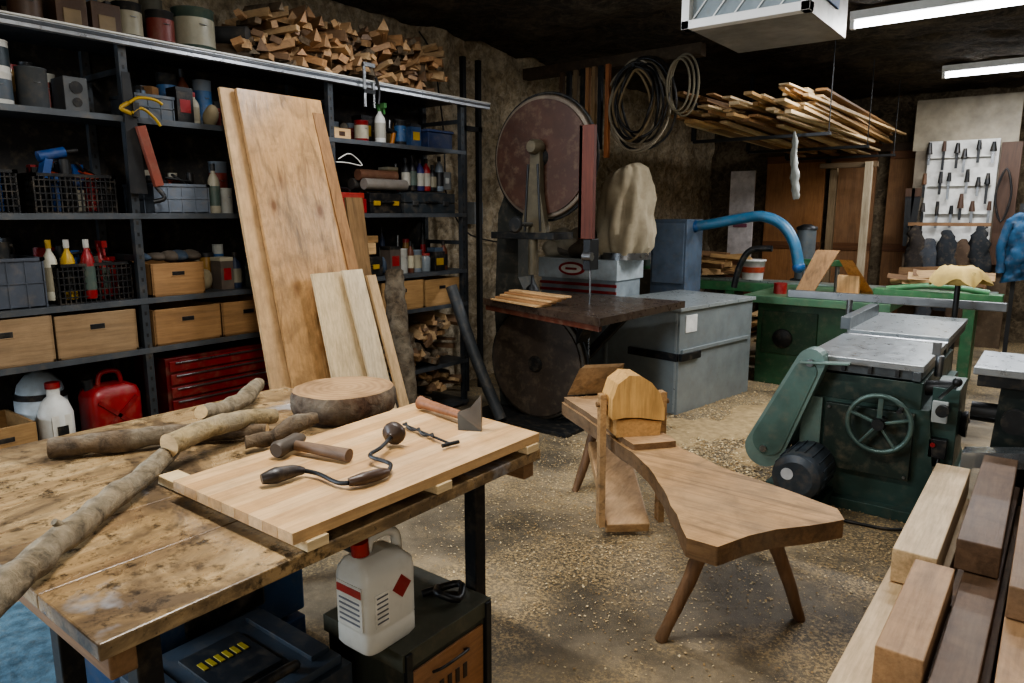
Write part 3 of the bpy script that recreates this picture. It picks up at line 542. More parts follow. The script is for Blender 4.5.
# ---------------------------------------------------------------- bandsaw
o=O('large_bandsaw',.004)
yb=4.42
WD=P('#452c20',.5,.05)
for (cx,cz,mat,rim) in ((-3.10,2.0,WD,P('#7a6e60',.4,.4)),(-3.14,.455,P('#463c33',.5,.2),P('#4f483f',.5,.4))):
    o.lathe((cx,yb-.035,cz),(0,1,0),[(.43,0),(.44,.005),(.44,.065),(.43,.07)],rim,64)
    o.lathe((cx,yb-.05,cz),(0,1,0),[(.41,0),(.41,.02)],mat,64)
    o.lathe((cx,yb-.075,cz),(0,1,0),[(.05,0),(.07,.03)],IRON,24)
    n=40; o.tube([(cx+.455*math.cos(a),yb,cz+.455*math.sin(a)) for a in [math.pi*2*k/n for k in range(n)]],.012,IRON,6,1,closed=True)
FRM=P('#3c3d38',.5,.3)
o.prism([(-3.60,yb+.1,0),(-2.9,yb+.1,0),(-3.2,yb+.1,.7),(-3.42,yb+.1,1.1),(-3.42,yb+.1,1.5),(-3.15,yb+.1,2.1),(-3.35,yb+.1,2.2),(-3.62,yb+.1,1.6),(-3.66,yb+.1,.8)],(0,.2,0),FRM)
ARM=P('#5d5645',.55,.3)
o.prism([(-3.24,yb-.12,1.46),(-3.0,yb-.12,1.46),(-3.055,yb-.12,1.75),(-3.065,yb-.12,2.08),(-3.14,yb-.12,2.08),(-3.165,yb-.12,1.75)],(0,.05,0),ARM)
o.lathe((-3.105,yb-.17,2.07),(0,1,0),[(.04,0),(.055,.03),(.055,.1)],ARM,20)
o.cyl((-3.13,yb-.1,1.15),(-3.13,yb-.1,1.5),.035,ARM); o.bb(-3.5,-2.92,yb-.14,yb+.12,1.41,1.46,IRON)
o.cyl((-3.13,yb-.12,1.52),(-3.13,yb-.3,1.52),.015,STEEL); o.lathe((-3.13,yb-.33,1.52),(0,1,0),[(.05,0),(.06,.01),(.06,.02),(.05,.03)],IRON,20)
for dx in (-.07,.07): o.cyl((-3.12+dx,yb-.12,1.47),(-3.12+dx*.6,yb-.12,1.95),.01,DSTEEL)
o.bb(-2.70,-2.684,yb-.004,yb+.004,.5,2.0,STEEL)
o.bb(-2.76,-2.64,yb-.07,yb-.03,1.42,2.2,REDW); o.bb(-2.76,-2.73,yb-.07,yb+.09,1.42,2.2,REDW)
o.bb(-2.72,-2.66,yb-.06,yb+.06,1.2,1.42,DSTEEL); o.cyl((-2.69,yb-.1,1.3),(-2.62,yb-.1,1.3),.03,STEEL)
TB=P('#54463d',.28,.3)
o.prism([(-3.55,4.24,.90),(-2.26,3.84,.90),(-2.22,5.02,.90),(-3.3,4.95,.90)],(0,0,.05),TB)
o.prism([(-3.53,4.245,.86),(-2.28,3.86,.86),(-2.28,3.90,.86),(-3.53,4.285,.86)],(0,0,.04),P('#5a2f20',.5)); 
o.beam((-2.6,4.3,.9),(-3.0,4.6,.35),.08,.06,IRON); o.beam((-2.5,4.7,.9),(-3.0,4.65,.35),.08,.06,IRON)
o.bb(-3.66,-2.7,4.15,5.0,0,.03,IRON)
o.done()
o=O('thin_board_stack',.001)
for k in range(5): o.beam((-3.40+.02*k,4.24+.02*k,.958+k*.015),(-2.86+.03*k,4.08+.03*k,.958+k*.015),.14-.015*k,.013,[PINEX,W('#b98a58','x')][k%2])
o.done()
o=O('oil_can'); o.lathe((-3.3,4.55,.951),(0,0,1),[(.05,0),(.05,.07),(.015,.10),(.008,.18)],DSTEEL,16); o.done()
o=O('leaning_pipe'); o.tube([(-3.28,4.12,.05),(-3.49,4.08,.5),(-3.70,4.04,1.05)],.045,P('#3a3e41',.45),16,3); o.done()
o=O('ducting_frame'); 
for y in (4.75,4.95): o.bb(-4.22,-4.18,y,y+.04,0,2.9,DSTEEL)
o.bb(-4.22,-4.18,4.75,5.0,2.3,2.34,DSTEEL); o.done()
o=O('light_switch_box',.004); o.bb(-4.42,-4.30,4.60,4.72,1.80,1.95,P('#8a8d8c')); o.bb(-4.31,-4.29,4.64,4.68,1.85,1.90,WHITE); o.bb(-4.42,-4.32,5.05,5.17,1.50,1.70,P('#777b7c')); o.tube([(-4.32,4.66,1.95),(-4.34,4.67,2.3),(-4.32,4.6,2.6),(-4.34,4.55,2.9),(-4.34,4.4,3.05)],.008,BLACK,6,4); o.tube([(-4.32,4.66,1.8),(-4.31,4.75,1.6),(-4.32,5.0,1.4),(-4.32,5.6,1.3)],.008,BLACK,6,4);o.done()
# extractor with oval emblem
o=O('dust_extractor',.01)
o.bb(-3.85,-3.06,5.45,5.9,0,1.02,P('#8d979c')); o.bb(-3.87,-3.04,5.43,5.92,1.02,1.20,P('#b3bcbf',.35)); 
for z in (.90,.96): o.bb(-3.86,-3.05,5.44,5.452,z,z+.025,RED)
o.prism([( -3.50+.14*math.cos(a),5.43,1.11+.06*math.sin(a)) for a in [2*math.pi*k/24 for k in range(24)]],(0,-.008,0),RED)
o.prism([(-3.50+.11*math.cos(a),5.42,1.11+.04*math.sin(a)) for a in [2*math.pi*k/24 for k in range(24)]],(0,-.004,0),WHITE); o.bb(-3.56,-3.44,5.41,5.416,1.10,1.12,RED)
CL=P('#b3a68c',.9,var=.3)
vs=[];n=72;prf=[(.2,1.24),(.24,1.30),(.26,1.42),(.25,1.50),(.235,1.6),(.225,1.7),(.215,1.8),(.20,1.88),(.17,1.95),(.10,1.99),(.05,1.985)]
for r,z in prf:
    for i in range(n):
        a=2*math.pi*i/n; rr=r*(1+.07*math.sin(a*6+z*7)*min(1,(2.05-z)*3)+.05*math.sin(a*11-z*9)+.03*math.sin(a*17+z*22)+.2*noise.noise(V((math.cos(a)*2,math.sin(a)*2,z*3)))); vs.append((-3.1+rr*math.cos(a),5.68+rr*math.sin(a),z+.05*math.cos(a)*(z-1.2)))
o.skin(vs,n,CL)
o.lathe((-3.1,5.68,1.20),(0,0,1),[(.225,0),(.225,.06)],STEEL,30)
o.done()
o=O('bundle_of_sacks'); 
for k in range(9): o.ell((-3.82+.05*k,5.62+.04*(k%2),1.28+.05*(k%3)),(.12,.12,.08),R.choice([P('#a39c8c',.9),P('#7d756a',.9),P('#c0b8a4',.9)]),16,10,.6)
o.done()
# grey dust chest
o=O('grey_metal_chest',.006)
Mx=Matrix.Translation((-2.62,5.83,0))@Matrix.Rotation(math.radians(-9),4,'Z')
G=P('#8f9798',.35,.3,var=.2,dirt=.2,bs=.05); G2=P('#a9b0b0',.3,.4,var=.15,dirt=.25,bs=.05)
def lb(x0,x1,y0,y1,z0,z1,m): o.boxm(Mx@Matrix.Translation(((x0+x1)/2,(y0+y1)/2,(z0+z1)/2)),x1-x0,y1-y0,z1-z0,m)
lb(-.38,.38,-.58,.56,0,.84,G); lb(-.40,.40,-.60,.58,.84,.87,G2); lb(.38,.386,-.5,-.34,.66,.8,P('#eeeee8')); lb(.38,.40,-.55,.5,.5,.53,G); lb(-.1,.38,-.61,-.58,.44,.50,BLACK); lb(.38,.41,-.58,-.3,.44,.50,BLACK)
for z in (.15,.7): lb(-.382,-.37,-.5,.5,z,z+.02,G)
for x in (-.36,.34): lb(x,x+.02,-.585,-.58,.02,.83,G2)
o.done()
o=O('blue_grey_filter_cabinet',.006); o.bb(-3.36,-2.98,6.7,7.1,0,1.54,P('#5b6b7e')); o.bb(-3.34,-3.0,6.69,6.7,.9,1.5,P('#6b7b8e')); o.done()
o=O('blue_dust_hose'); hp=[(-2.98,6.9,1.47),(-2.8,6.95,1.50),(-2.6,7.0,1.54),(-2.35,7,1.57),(-2.15,7,1.49),(-2.03,7,1.32),(-1.98,7.02,1.1)]
o.tube(hp,.052,P('#3f7395',.35),14,8)
for q in (hp[0],hp[-1]): o.ell(q,(.06,.06,.06),P('#2a5f95',.35),12,8)
o.done()
o=O('black_pipe_elbow'); o.tube([(-2.55,6.9,.88),(-2.5,6.9,1.1),(-2.4,6.9,1.25),(-2.2,6.9,1.27)],.03,BLACK,10,5); o.done()
o=O('hanging_hose_coil')
for k in range(11):
    cx=-2.98+U(-.05,.05);cz=2.50+U(-.04,.04);rx=.14+.016*k+U(-.02,.02);rz=.26+.012*k
    o.tube([(cx+rx*math.cos(a),5.55+.012*k+.03*math.sin(3*a+k),cz+rz*math.sin(a)) for a in [2*math.pi*j/16 for j in range(16)]],.011,R.choice([P('#9a8862',.6),P('#7d6b4c',.6),P('#8f8571',.6),BLACK]),8,3,closed=True)
o.cyl((-2.98,5.5,2.80),(-2.98,5.8,2.80),.015,DSTEEL); o.done()
o=O('hanging_rope_loop')
for k in range(3): o.tube([(-2.62+.02*k+(.10+.01*k)*math.cos(a),5.6+.02*k,2.62+(.2+.02*k)*math.sin(a)) for a in [2*math.pi*j/14 for j in range(14)]],.009,P('#7d745f',.7),6,3,closed=True)
o.done()
o=O('hose_hanger_beam',.004); o.bb(-4.3,-2.5,5.75,5.85,2.86,2.96,P('#4a3c2b',.8)); o.done()
o=O('hanging_lath_bundle')
for k,(x,m) in enumerate(((-3.28,W('#b06a30','z')),(-3.36,DSTEEL),(-3.43,W('#8d7048','z')),(-3.5,W('#a07040','z')),(-3.56,IRON),(-3.64,W('#7d6a4c','z')),(-3.72,DSTEEL),(-3.8,W('#5a4630','z')))): o.bb(x-.018,x+.018,5.6+.01*k,5.64+.01*k,2.0+U(0,.2),2.86,m)
o.done()
# lumber rack
o=O('overhead_lumber')
mm=[W('#d2b07c','y',.8),W('#bd975f','y'),W('#b08656','y'),W('#dfc496','y',.85),W('#8f6a3e','y'),W('#dfc496','y',.85)]
for i in range(80):
    x=U(-2.85,-1.78);z=2.36+.27*(i/80)+U(0,.015);y0=5.9+U(0,1.1);L=U(2.2,4.3);dx=U(-.2,.10)
    o.beam((x,y0,z),(x+dx,min(y0+L,10.3),z+U(-.06,.04)),U(.03,.10),U(.012,.03),R.choice(mm))
o.done()
o=O('lumber_rack_frame',.003)
for y in (6.7,8.2,9.6):
    o.bb(-2.95,-1.7,y-.02,y+.02,2.26,2.29,DSTEEL)
    for x in (-2.95,): o.bb(x-.02,x+.02,y-.02,y+.02,2.28,3.12,DSTEEL)
    o.cyl((-1.72,y,2.28),(-1.72,y,3.12),.005,DSTEEL)
o.done()
o=O('hanging_plastic_bag'); o.tube([(-1.96,6.55,2.30),(-1.96,6.55,2.24),(-1.955,6.56,2.10),(-1.94,6.55,1.95),(-1.92,6.55,1.80),(-1.91,6.55,1.72)],[.006,.03,.045,.05,.05,.03],P('#a9aca4',.35),16,4,jit=.35,flat=(.6,.8,0)); o.done()
o=O('support_post',.003); o.bb(-2.40,-2.32,9.55,9.63,0,2.20,W('#8d7858','z')); o.bb(-1.98,-1.90,9.4,9.48,0,2.20,W('#b3a488','z')); o.bb(-2.5,-1.85,9.45,9.5,2.14,2.20,W('#6d5a40','x')); o.done()
# ceiling filter box
o=O('ceiling_air_filter',.004); GS=P('#a19c90',.35,.4)
o.bb(-1.60,-1.03,3.53,4.2,2.50,2.95,GS); F=P('#e8e8e4',.4,var=.05,dirt=.05)
o.bb(-1.62,-1.01,3.47,3.53,2.49,2.53,F);o.bb(-1.62,-1.01,3.47,3.53,2.92,2.96,F);o.bb(-1.62,-1.58,3.47,3.53,2.49,2.96,F);o.bb(-1.05,-1.01,3.47,3.53,2.49,2.96,F)
o.bb(-1.58,-1.05,3.51,3.53,2.53,2.92,P('#8b969a',.6))
for k in range(5):
    x=-1.58+k*.106
    for z in (2.53,2.66,2.79): o.beam((x,3.50,z),(x+.106,3.50,z+.13),.004,.007,F)
for k in range(1,4): o.bb(-1.6,-1.03,3.485,3.51,2.525+k*.13,2.533+k*.13,F)
o.bb(-1.029,-1.02,3.7,4.0,2.6,2.85,P('#3d5c8a')); o.bb(-1.015,-1.01,3.75,3.95,2.65,2.75,WHITE)
for x in (-1.5,-1.13):
    for y in (3.65,4.1): o.cyl((x,y,2.95),(x,y,3.1),.006,STEEL)
o.done()
def lamp(x0,x1,y,z,E,name='fluorescent_lamp',sh=(.96,.97,1)):
    o=O(name); o.bb(x0-.03,x1+.03,y-.05,y+.05,z+.03,z+.09,WHITE); o.cyl((x0,y,z),(x1,y,z),.026,EM('#f4f8ff',12),n=12); o.bb(x0-.03,x0,y-.03,y+.03,z-.03,z+.04,WHITE); o.bb(x1,x1+.03,y-.03,y+.03,z-.03,z+.04,WHITE); o.done()
    l=bpy.data.lights.new(name+'_light','AREA'); l.shape='RECTANGLE'; l.size=x1-x0; l.size_y=.12; l.energy=E; l.color=sh
    ob=bpy.data.objects.new(name+'_light',l); ob.location=((x0+x1)/2,y,z-.06); bpy.context.scene.collection.objects.link(ob)
lamp(-1.44,.0,6.12,3.0,80); lamp(-1.17,.25,8.85,3.0,75); lamp(-2.2,-.9,1.3,3.0,68,sh=(1,.97,.92)); lamp(-.3,1.1,4.6,3.0,30); lamp(-3.3,-2.3,3.0,3.0,26)  # last lamp is unseen, added to brighten shelves, bandsaw and stone wall
# ---------------------------------------------------------------- back wall items
o=O('door_1',.004)
for x0,x1,h in ((-3.55,-2.75,'#b07a44'),(-2.68,-2.1,'#9a7048'),(-1.95,-1.5,'#946a40')):
    o.bb(x0,x1,10.68,10.74,.0,2.4,W(h,'z',.7,aged=.15)); 
    for z in (.05,1.1,2.3): o.bb(x0,x1,10.66,10.69,z,z+.1,W('#7b4f2a','x'))
o.bb(-3.6,-1.45,10.66,10.74,2.4,2.5,W('#4f3a24','x')); o.done()
o=O('white_board_panel',.003); o.bb(-3.98,-3.62,10.4,10.43,.95,2.2,P('#eee8e8')); o.bb(-3.9,-3.7,10.38,10.4,1.4,1.45,P('#9a5a70')); o.bb(-3.98,-3.62,10.4,10.6,0.0,.95,P('#6d4a34')); o.done()
o=O('tool_wall_board',.003); o.bb(-1.62,-.55,10.2,10.23,2.35,2.95,P('#9a907c')); o.bb(-1.58,-.55,10.18,10.2,1.1,2.35,P('#7c7262')); o.bb(-1.44,-.72,10.15,10.18,1.2,2.45,P('#d6d5cf')); o.bb(-.70,-.5,10.1,10.15,1.0,2.4,DARKW)
o.bb(-1.62,-.5,10.2,10.25,0,1.1,P('#5a4a38')); o.done()
o=O('hanging_hand_tools')
for r,z in enumerate((2.28,1.95,1.62)):
    for k in range(6):
        x=-1.42+k*.13+U(-.03,.03);l=U(.1,.24);zz=z+U(-.05,.05); h_=U(.10,.17); o.cyl((x,10.08,zz),(x,10.08,zz+h_),U(.022,.036),R.choice([BLACK,DARKW,IRON,P('#5c3b20')]),.018,10); o.bb(x-.014,x+.014,10.075,10.085,zz-l,zz,R.choice([DSTEEL,STEEL]))
    o.bb(-1.40,-.76,10.11,10.15,z-.03,z-.018,WHITE)
for x in (-1.62,-1.55): o.prism([(x,10.0,1.8),(x+.1,10.0,1.82),(x+.06,10.0,1.2),(x+.02,10.0,1.2)],(0,.005,0),DSTEEL); o.box((x+.05,10.0,1.85),(.1,.03,.1),DARKW)
o.tube([(-.62,10.0,2.1),(-.55,10.0,1.8),(-.62,10.0,1.5),(-.7,10.0,1.8)],.012,BLACK,8,4,closed=True)
o.done()
o=O('hanging_aprons'); 
for k,(x,c,z1) in enumerate(((-1.45,'#2a2420',1.45),(-1.3,'#3b3f45',1.3),(-1.12,'#23272c',1.4),(-.95,'#4a3a2c',1.3),(-.8,'#1e2226',1.45))):
    o.tube([(x,9.9,z1),(x,9.88,z1-.15),(x+.02,9.87,z1-.5),(x,9.88,z1-.95)],[.03,.09,.11,.1],P(c,.9),14,5,jit=.35,flat=(0,1,0))
o.bb(-1.55,-.7,9.92,9.98,1.45,1.49,OLDX); o.done()
JB=P('#234f70',.85,var=.5)
o=O('blue_work_jacket'); o.tube([(-.40,9.2,1.60),(-.40,9.18,1.52),(-.39,9.15,1.3),(-.40,9.15,1.02),(-.38,9.15,.9)],[.03,.10,.11,.11,.11],JB,28,7,jit=.35,flat=(0,1,0)); o.tube([(-.49,9.15,1.5),(-.53,9.12,1.25),(-.52,9.1,.98)],[.045,.045,.04],JB,12,4,jit=.2);o.tube([(-.30,9.15,1.5),(-.26,9.12,1.25),(-.27,9.1,1.0)],[.045,.045,.04],JB,12,4,jit=.2); o.bb(-.42,-.38,9.25,9.29,0,1.7,DSTEEL); o.bb(-.58,-.23,9.1,9.45,0,.03,DSTEEL); o.done()
# ---------------------------------------------------------------- green panel saw
o=O('green_panel_saw',.006)
o.bb(-2.25,-1.35,6.75,7.5,.0,.78,P('#33583d',.4)); o.bb(-2.35,-1.1,6.6,7.75,.78,.85,P('#52785a',.35,.2)); o.bb(-2.2,-1.7,6.735,6.75,.3,.7,P('#1f4028'))
o.bb(-3.5,-.45,7.85,8.15,.74,.84,P('#44784f',.35)); o.bb(-3.5,-.45,7.9,8.1,.84,.87,P('#9aa39a',.3,.6)); o.bb(-3.0,-2.9,7.85,8.15,0,.74,GREEN2); o.bb(-.7,-.6,7.85,8.15,0,.74,GREEN2)
o.bb(-1.3,-.35,6.9,7.05,.87,.95,P('#417048',.35)); o.bb(-1.95,-.3,6.62,6.66,.85,.92,STEEL); o.cyl((-2.1,6.9,.85),(-2.1,6.9,.95),.06,P('#8f1c1c'))
for x in (-2.0,-1.7): o.cyl((x,7.3,.85),(x,7.3,1.15),.02,STEEL)
o.bb(-2.05,-1.65,7.27,7.33,1.1,1.16,GREEN2)
o.tube([(-1.2,6.95,.95),(-.8,6.9,1.0),(-.45,6.95,.96)],.025,P('#4c8056',.4),10,4)
o.lathe((-2.0,6.73,.45),(0,-1,0),[(.09,0),(.09,.015),(.02,.03)],IRON,20)
for k in range(5): o.bb(-1.62+.05*k,-1.60+.05*k,6.74,6.752,.15,.35,BLACK)
o.done()
o=O('wooden_jig',.003); 
o.prism([(-1.94,6.78,.871),(-1.78,6.78,.871),(-1.60,6.9,1.27),(-1.80,6.9,1.27)],(0,.03,0),W('#a98050','z',aged=.2)); o.prism([(-1.56,6.72,1.2),(-1.48,6.72,1.2),(-1.36,7.15,.871),(-1.46,7.15,.871)],(.03,.0,.0),W('#b58e58','z')); o.bb(-1.95,-1.35,6.75,7.1,.851,.87,PINEX); o.bb(-1.6,-1.42,6.9,6.95,.871,1.05,W('#c9a26a','z')); o.done()
o=O('white_bucket'); o.lathe((-2.75,8.0,.872),(0,0,1),[(.11,0),(.13,.2),(.14,.2),(.14,.22),(.12,.22)],WHITE,20); o.lathe((-2.75,8.0,.95),(0,0,1),[(.123,0),(.13,.06)],P('#a8482c'),20); o.done()
woodpile('bench_offcuts',-3.3,-2.95,7.95,8.05,.875,1.1,22,[PINEX,OLDX,W('#c9a26a','x')],lmin=.2,lmax=.5)
woodpile('table_offcuts',-1.15,-.7,7.92,8.08,.875,1.0,16,[PINEX,OLDX,W('#c9a26a','x')],lmin=.2,lmax=.5)
o=O('grey_canister_motor'); o.cyl((-2.28,8.3,.88),(-2.28,8.3,1.42),.1,P('#6d7478',.4,.4)); o.lathe((-2.28,8.3,1.42),(0,0,1),[(.11,0),(.11,.03),(.04,.06)],DSTEEL,20); o.bb(-2.4,-2.16,8.2,8.42,0,.88,DSTEEL); o.done()
o=O('storage_cabinet',.006); o.bb(-4.3,-3.7,7.6,8.9,0,.95,P('#4a4338')); o.bb(-3.705,-3.69,7.65,8.2,.1,.9,P('#5c5344')); o.bb(-3.705,-3.69,8.25,8.85,.1,.9,P('#5c5344')); o.done()
for k in range(7): bottle('glue_bottle',-4.0+U(-.1,.1),7.7+k*.16,.95,.05,U(.2,.4),R.choice([WHITE,GREEN2,BLACK,P('#596b7d')]),R.choice([RED,BLACK]))
o=O('floor_lumber_stack')
for i in range(16): x=U(-3.2,-2.5); o.beam((x,8.9,.03+.02*i),(x+U(-.1,.1),10.2,.03+.02*i),U(.06,.12),.02,R.choice(mm))
o.done()
# ---------------------------------------------------------------- planer
o=O('combination_planer',.006)
TG=P('#38504a',.4,.15,dirt=.22,bs=.06); TG2=P('#6c827a',.45,.15,dirt=.2,bs=.06); TOP=P('#9da2a4',.3,.65,var=.1)
o.prism([(-1.18,4.1,0),(-.36,4.1,0),(-.40,4.1,.12),(-.46,4.1,.60),(-1.10,4.1,.60),(-1.14,4.1,.12)],(0,1.2,0),TG)
o.bb(-1.24,-.32,4.04,5.4,0,.06,TG)
o.bb(-1.06,-.50,4.1,5.3,.60,.74,P('#34453f',.4,.3))
o.bb(-.95,-.52,4.06,4.1,.22,.58,P('#223029',.45)); o.bb(-1.08,-.97,4.07,4.1,.3,.6,TG2)
for x in (-.93,-.54):
    for z in (.24,.56): o.cyl((x,4.05,z),(x,4.062,z),.008,STEEL,n=8)
for y0,y1,z in ((4.08,4.92,.80),(5.02,6.05,.815)):
    o.bb(-1.08,-.50,y0,y1,z,z+.035,TOP); o.bb(-1.07,-.51,y0+.02,y0+.05,z-.05,z,P('#5d6366',.35,.6)); o.bb(-1.07,-1.03,y0,y1,z-.05,z,P('#5d6366',.35,.6)); o.bb(-.55,-.51,y0,y1,z-.05,z,P('#5d6366',.35,.6))
    for k in range(4): o.bb(-1.02+.13*k,-1.0+.13*k,y0,y1,z-.04,z,DSTEEL)
o.cyl((-1.08,4.97,.80),(-.5,4.97,.80),.035,STEEL); o.bb(-.9,-.72,5.3,5.9,.74,.82,TG)
o.bb(-1.12,-1.06,5.0,5.9,.85,.93,P('#6d7376',.35,.6)); o.cyl((-1.16,5.4,.9),(-1.16,5.4,1.0),.02,STEEL)
hc=V((-.67,4.0,.52)); HW=P('#566a64',.35,.4); o.tube([hc+V((.15*math.cos(a),0,.15*math.sin(a))) for a in [2*math.pi*k/28 for k in range(28)]],.014,HW,10,1,closed=True)
for k in range(5):
    a=2*math.pi*k/5+.3; o.beam(hc,hc+V((.145*math.cos(a),0,.145*math.sin(a))),.026,.014,HW)
o.lathe(hc+V((0,-.03,0)),(0,1,0),[(.03,0),(.035,.03),(.03,.12)],IRON,16); o.cyl(hc+V((.1,-.01,.1)),hc+V((.1,-.09,.1)),.012,BLACK)
a0=V((-1.25,4.0,.27));a1=V((-1.03,4.0,.80)); dv=(a1-a0).normalized(); pv=V((dv.z,0,-dv.x)); st=[]
for k in range(13): t=math.pi*k/12; st.append(a0+pv*(.11*math.cos(math.pi+t))+dv*(.11*-math.sin(t)))
for k in range(13): t=math.pi*k/12; st.append(a1+pv*(.075*math.cos(t))+dv*(.075*math.sin(t)))
o.prism(st,(0,.10,0),TG2)
o.prism([a0.lerp(a1,.5)+(q-a0.lerp(a1,.5))*.80+V((0,-.008,0)) for q in st],(0,.01,0),P('#526a62',.45,.15,bs=.05))
for q in (a0,a1): o.cyl(q+V((0,-.02,0)),q,.02,STEEL)
o.beam(a1+V((-.05,-.01,0)),a1+V((.2,-.01,.02)),.05,.012,TG2)
mc=V((-1.0,3.74,.22)); MG=P('#3f474f',.45,.3); o.lathe(mc,(0,1,0),[(.09,0),(.125,.02),(.13,.06),(.13,.3),(.12,.34)],MG,28)
for k in range(18):
    a=2*math.pi*k/18; o.beam(mc+V((.132*math.cos(a),.07,.132*math.sin(a))),mc+V((.132*math.cos(a),.29,.132*math.sin(a))),.006,.012,MG)
o.lathe(mc+V((-.04,-.004,.02)),(0,1,0),[(.032,0),(.032,.006)],P('#c8ccd0'),20); o.bb(-1.12,-.88,3.78,4.1,0,.09,TG)
o.bb(-.46,-.34,4.15,4.5,.3,.72,TG); o.cyl((-.40,4.13,.62),(-.40,4.05,.62),.03,IRON); o.bb(-.45,-.37,4.10,4.15,.36,.46,BLACK); o.cyl((-.43,4.09,.43),(-.43,4.11,.43),.012,RED)
o.cyl((-.42,4.1,.68),(-.34,3.95,.80),.009,STEEL); o.ell((-.34,3.95,.80),(.022,.022,.022),BLACK)
o.cyl((-.5,4.2,.7),(-.36,4.2,.72),.04,DSTEEL); o.cyl((-.46,4.3,.75),(-.46,4.3,.86),.02,STEEL)
o.bb(-.5,-.46,4.3,4.33,.86,.93,STEEL); o.bb(-.45,-.38,4.09,4.12,.55,.66,P('#b0b4b0')); o.lathe((-.42,4.35,.5),(1,0,0),[(.06,.08),(.07,.10),(.07,.11)],DSTEEL,20)
o.tube([(-.40,4.12,.36),(-.42,4.0,.15),(-.5,3.9,.02),(-.8,3.85,.012)],.009,BLACK,8,5)
o.done()
o=O('mortising_attachment',.005)
o.bb(-.30,.22,4.2,4.75,.80,.84,TOP); o.bb(-.28,.2,4.22,4.73,.74,.80,IRON); o.prism([(-.22,4.3,0),(.15,4.3,0),(.1,4.3,.74),(-.18,4.3,.74)],(0,.4,0),P('#1a2420',.5,.2)); o.cyl((-.30,4.35,.58),(.1,4.35,.58),.05,DSTEEL); 
o.prism([(-.30,4.08,.34),(.12,4.08,.42),(.12,4.08,.50),(-.30,4.08,.42)],(0,.12,0),P('#b5babd',.22,.8)); o.lathe((-.1,4.12,.6),(0,1,0),[(.06,0),(.06,.05)],IRON,20)
o.done()
o=O('rag_on_stand'); o.cyl((-.62,6.4,0),(-.62,6.4,1.1),.02,DSTEEL); o.lathe((-.62,6.4,0),(0,0,1),[(.18,0),(.18,.015),(.03,.04)],DSTEEL,20)
CLO=P('#bfa463',.85,dirt=.3); vs=[];n=48
for r in (.02,.06,.10,.13,.155,.17,.18):
    for i in range(n):
        a=2*math.pi*i/n; dr=max(0,r-.10); w_=1+.16*math.sin(a*5+1)*dr*12+.08*math.sin(a*9)*dr*12
        vs.append((-.62+r*1.05*w_*math.cos(a),6.4+r*.75*w_*math.sin(a),1.20-dr*dr*18*(1+.3*math.sin(a*5))+.02*noise.noise(V((r*20*math.cos(a),r*20*math.sin(a),1)))))
o.skin(vs[::-1],n,CLO,True,False,True); o.rrect((-.62,6.4,1.06),[(.10,.07,0,0,0),(.12,.09,.02,0,0),(.12,.09,.10,0,0),(.09,.06,.13,0,0)],P('#b09a5e',.85)); o.done()
# ---------------------------------------------------------------- timber pile
o=O('timber_beam_stack',.004)
tm=[W('#c9a473','y',.7,aged=.15),W('#dcc196','y',.78,aged=.12),W('#8f6e4c','y',.6,aged=.35),W('#b58e62','y',.68,aged=.3),W('#70563e','y',.6,aged=.4)]
L=[(-.44,-.24,1.5,3.3,.0,.12,1),(-.22,-.06,1.5,3.95,0,.12,3),(-.04,.15,1.4,3.95,0,.12,2),(.17,.35,1.4,3.95,0,.12,0),
(-.41,-.22,1.75,3.9,.125,.25,1),(-.20,-.03,1.7,3.95,.125,.25,2),(-.01,.16,1.6,3.95,.125,.25,1),(.18,.34,1.6,3.95,.125,.25,3),
(-.39,-.24,2.80,3.95,.255,.385,1),(-.31,-.18,2.10,2.76,.255,.385,3),(-.165,-.05,2.02,3.95,.255,.34,4),(-.03,.11,1.9,3.95,.255,.38,3),(-.20,-.06,2.85,3.98,.345,.46,4),(-.03,.13,2.5,4.0,.385,.49,2),(.13,.3,1.8,4.0,.255,.37,2)]
for (x0,x1,y0,y1,z0,z1,m) in L: o.box(((x0+x1)/2,(y0+y1)/2,(z0+z1)/2),(x1-x0-.006,y1-y0,z1-z0),tm[m],(0,0,U(-.6,.6)))
o.done()
# ---------------------------------------------------------------- sawdust & shavings
o=O('sawdust_heap'); SD=P('#b39a70',.95,var=.4,scale=30,bs=1.,dirt=.1)
for (cx,cy,rx,ry,h) in ((-2.0,5.0,.35,.25,.02),(-1.7,5.6,.35,.5,.03),(-1.45,4.8,.25,.35,.015),(-2.1,4.6,.2,.3,.012)):
    n=30;m=8;vs=[(cx,cy,h)]
    for k in range(1,m+1):
        for i in range(n):
            a=2*math.pi*i/n;q=k/m;j=1+.4*noise.noise(V((math.cos(a)*2+cx,math.sin(a)*2,cy)))+.2*noise.noise(V((math.cos(a)*7+cx,math.sin(a)*7,cy)));x=cx+rx*q*j*math.cos(a);y=cy+ry*q*j*math.sin(a)
            vs.append((x,y,max(.0,h*(1-q*q)+.01*noise.noise(V((x*20,y*20,1)))*(1-q))+.001))
    fs=[(0,1+i,1+(i+1)%n) for i in range(n)]+[(1+k*n+i,1+(k+1)*n+i,1+(k+1)*n+(i+1)%n,1+k*n+(i+1)%n) for k in range(m-1) for i in range(n)]
    o.add(vs,fs,SD,True)
o.done()
o=O('wood_shavings'); cm=[P('#c9ae80',.8),P('#a88a5c',.8),P('#dcc79c',.8)]
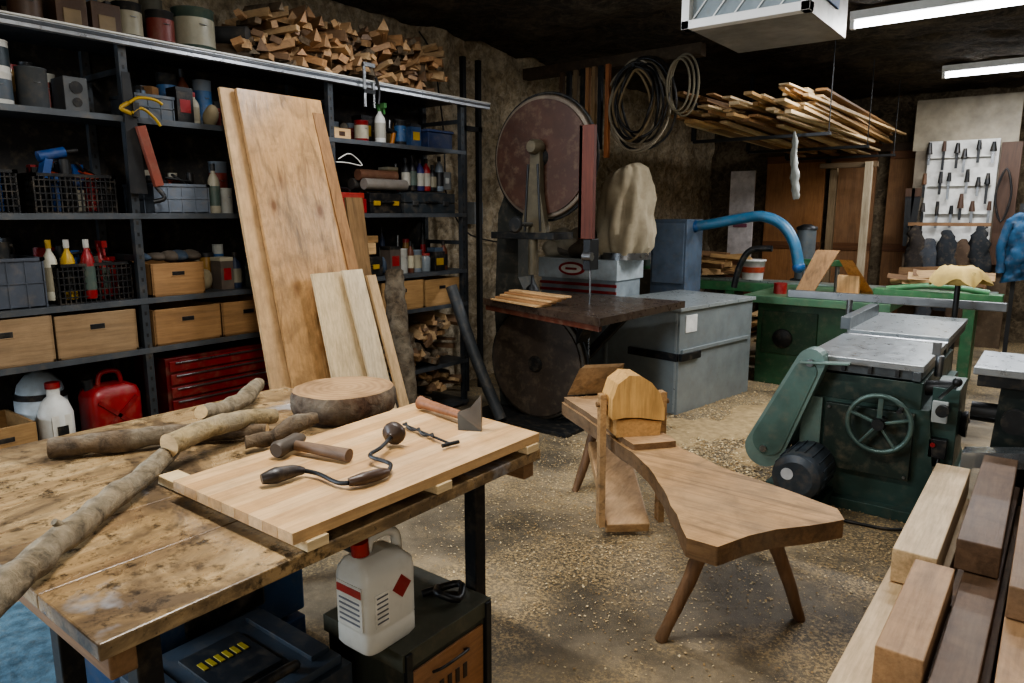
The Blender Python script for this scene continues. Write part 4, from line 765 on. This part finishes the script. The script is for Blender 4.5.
for i in range(30000):
    k=R.random()
    if k<.5: x=R.gauss(-1.8,.6);y=R.gauss(4.8,.9)
    elif k<.85: x=R.gauss(-1.6,.55);y=R.gauss(3.5,.65)
    else: x=U(-3,-.45);y=U(1.9,6.5)
    if x<-3.6 or x>-.45 or y<1.9: continue
    s_=U(.0012,.0050)*(1.7 if y>4 else 1.0);a=U(0,6.28);z=U(.001,.006);d1=V((math.cos(a),math.sin(a),U(-.4,.4)))*s_;d2=V((-math.sin(a),math.cos(a),U(-.3,.3)))*s_*U(.3,.9)
    c=V((x,y,z+.002)); o.add([c-d1-d2,c+d1-d2,c+d1+d2,c-d1+d2],[(0,1,2,3)],R.choice(cm))
o.done()
# ---------------------------------------------------------------- lights & camera
def area(name,loc,tgt,sx,sy,E,col):
    l=bpy.data.lights.new(name,'AREA'); l.shape='RECTANGLE'; l.size=sx; l.size_y=sy; l.energy=E; l.color=col
    ob=bpy.data.objects.new(name,l); ob.location=loc; ob.rotation_euler=(V(tgt)-V(loc)).to_track_quat('-Z','Y').to_euler(); bpy.context.scene.collection.objects.link(ob)
area('window_daylight',(-4.40,-1.25,1.75),(-1.5,1.5,.7),1.8,1.5,210,(.74,.86,1))
area('front_fill_light',(1.6,-2.3,1.9),(-1.5,4,.6),2.2,2.0,75,(1,.96,.9))  # unseen fill added behind the camera; the front wall has no doorway
w=bpy.data.worlds.new('w'); bpy.context.scene.world=w; w.use_nodes=True; w.node_tree.nodes['Background'].inputs[0].default_value=(.6,.7,.8,1); w.node_tree.nodes['Background'].inputs[1].default_value=.3
try:
    bpy.context.scene.view_settings.look='AgX - Medium High Contrast'; bpy.context.scene.view_settings.exposure=.0
except Exception: pass
c=bpy.data.objects.new('camera',bpy.data.cameras.new('camera')); bpy.context.scene.collection.objects.link(c)
c.data.sensor_width=36; c.data.lens=713/1024*36; c.data.clip_start=.05
c.location=(0,0,1.6); c.rotation_euler=(math.pi/2-math.radians(10.2),0,math.radians(37.6)); bpy.context.scene.camera=c
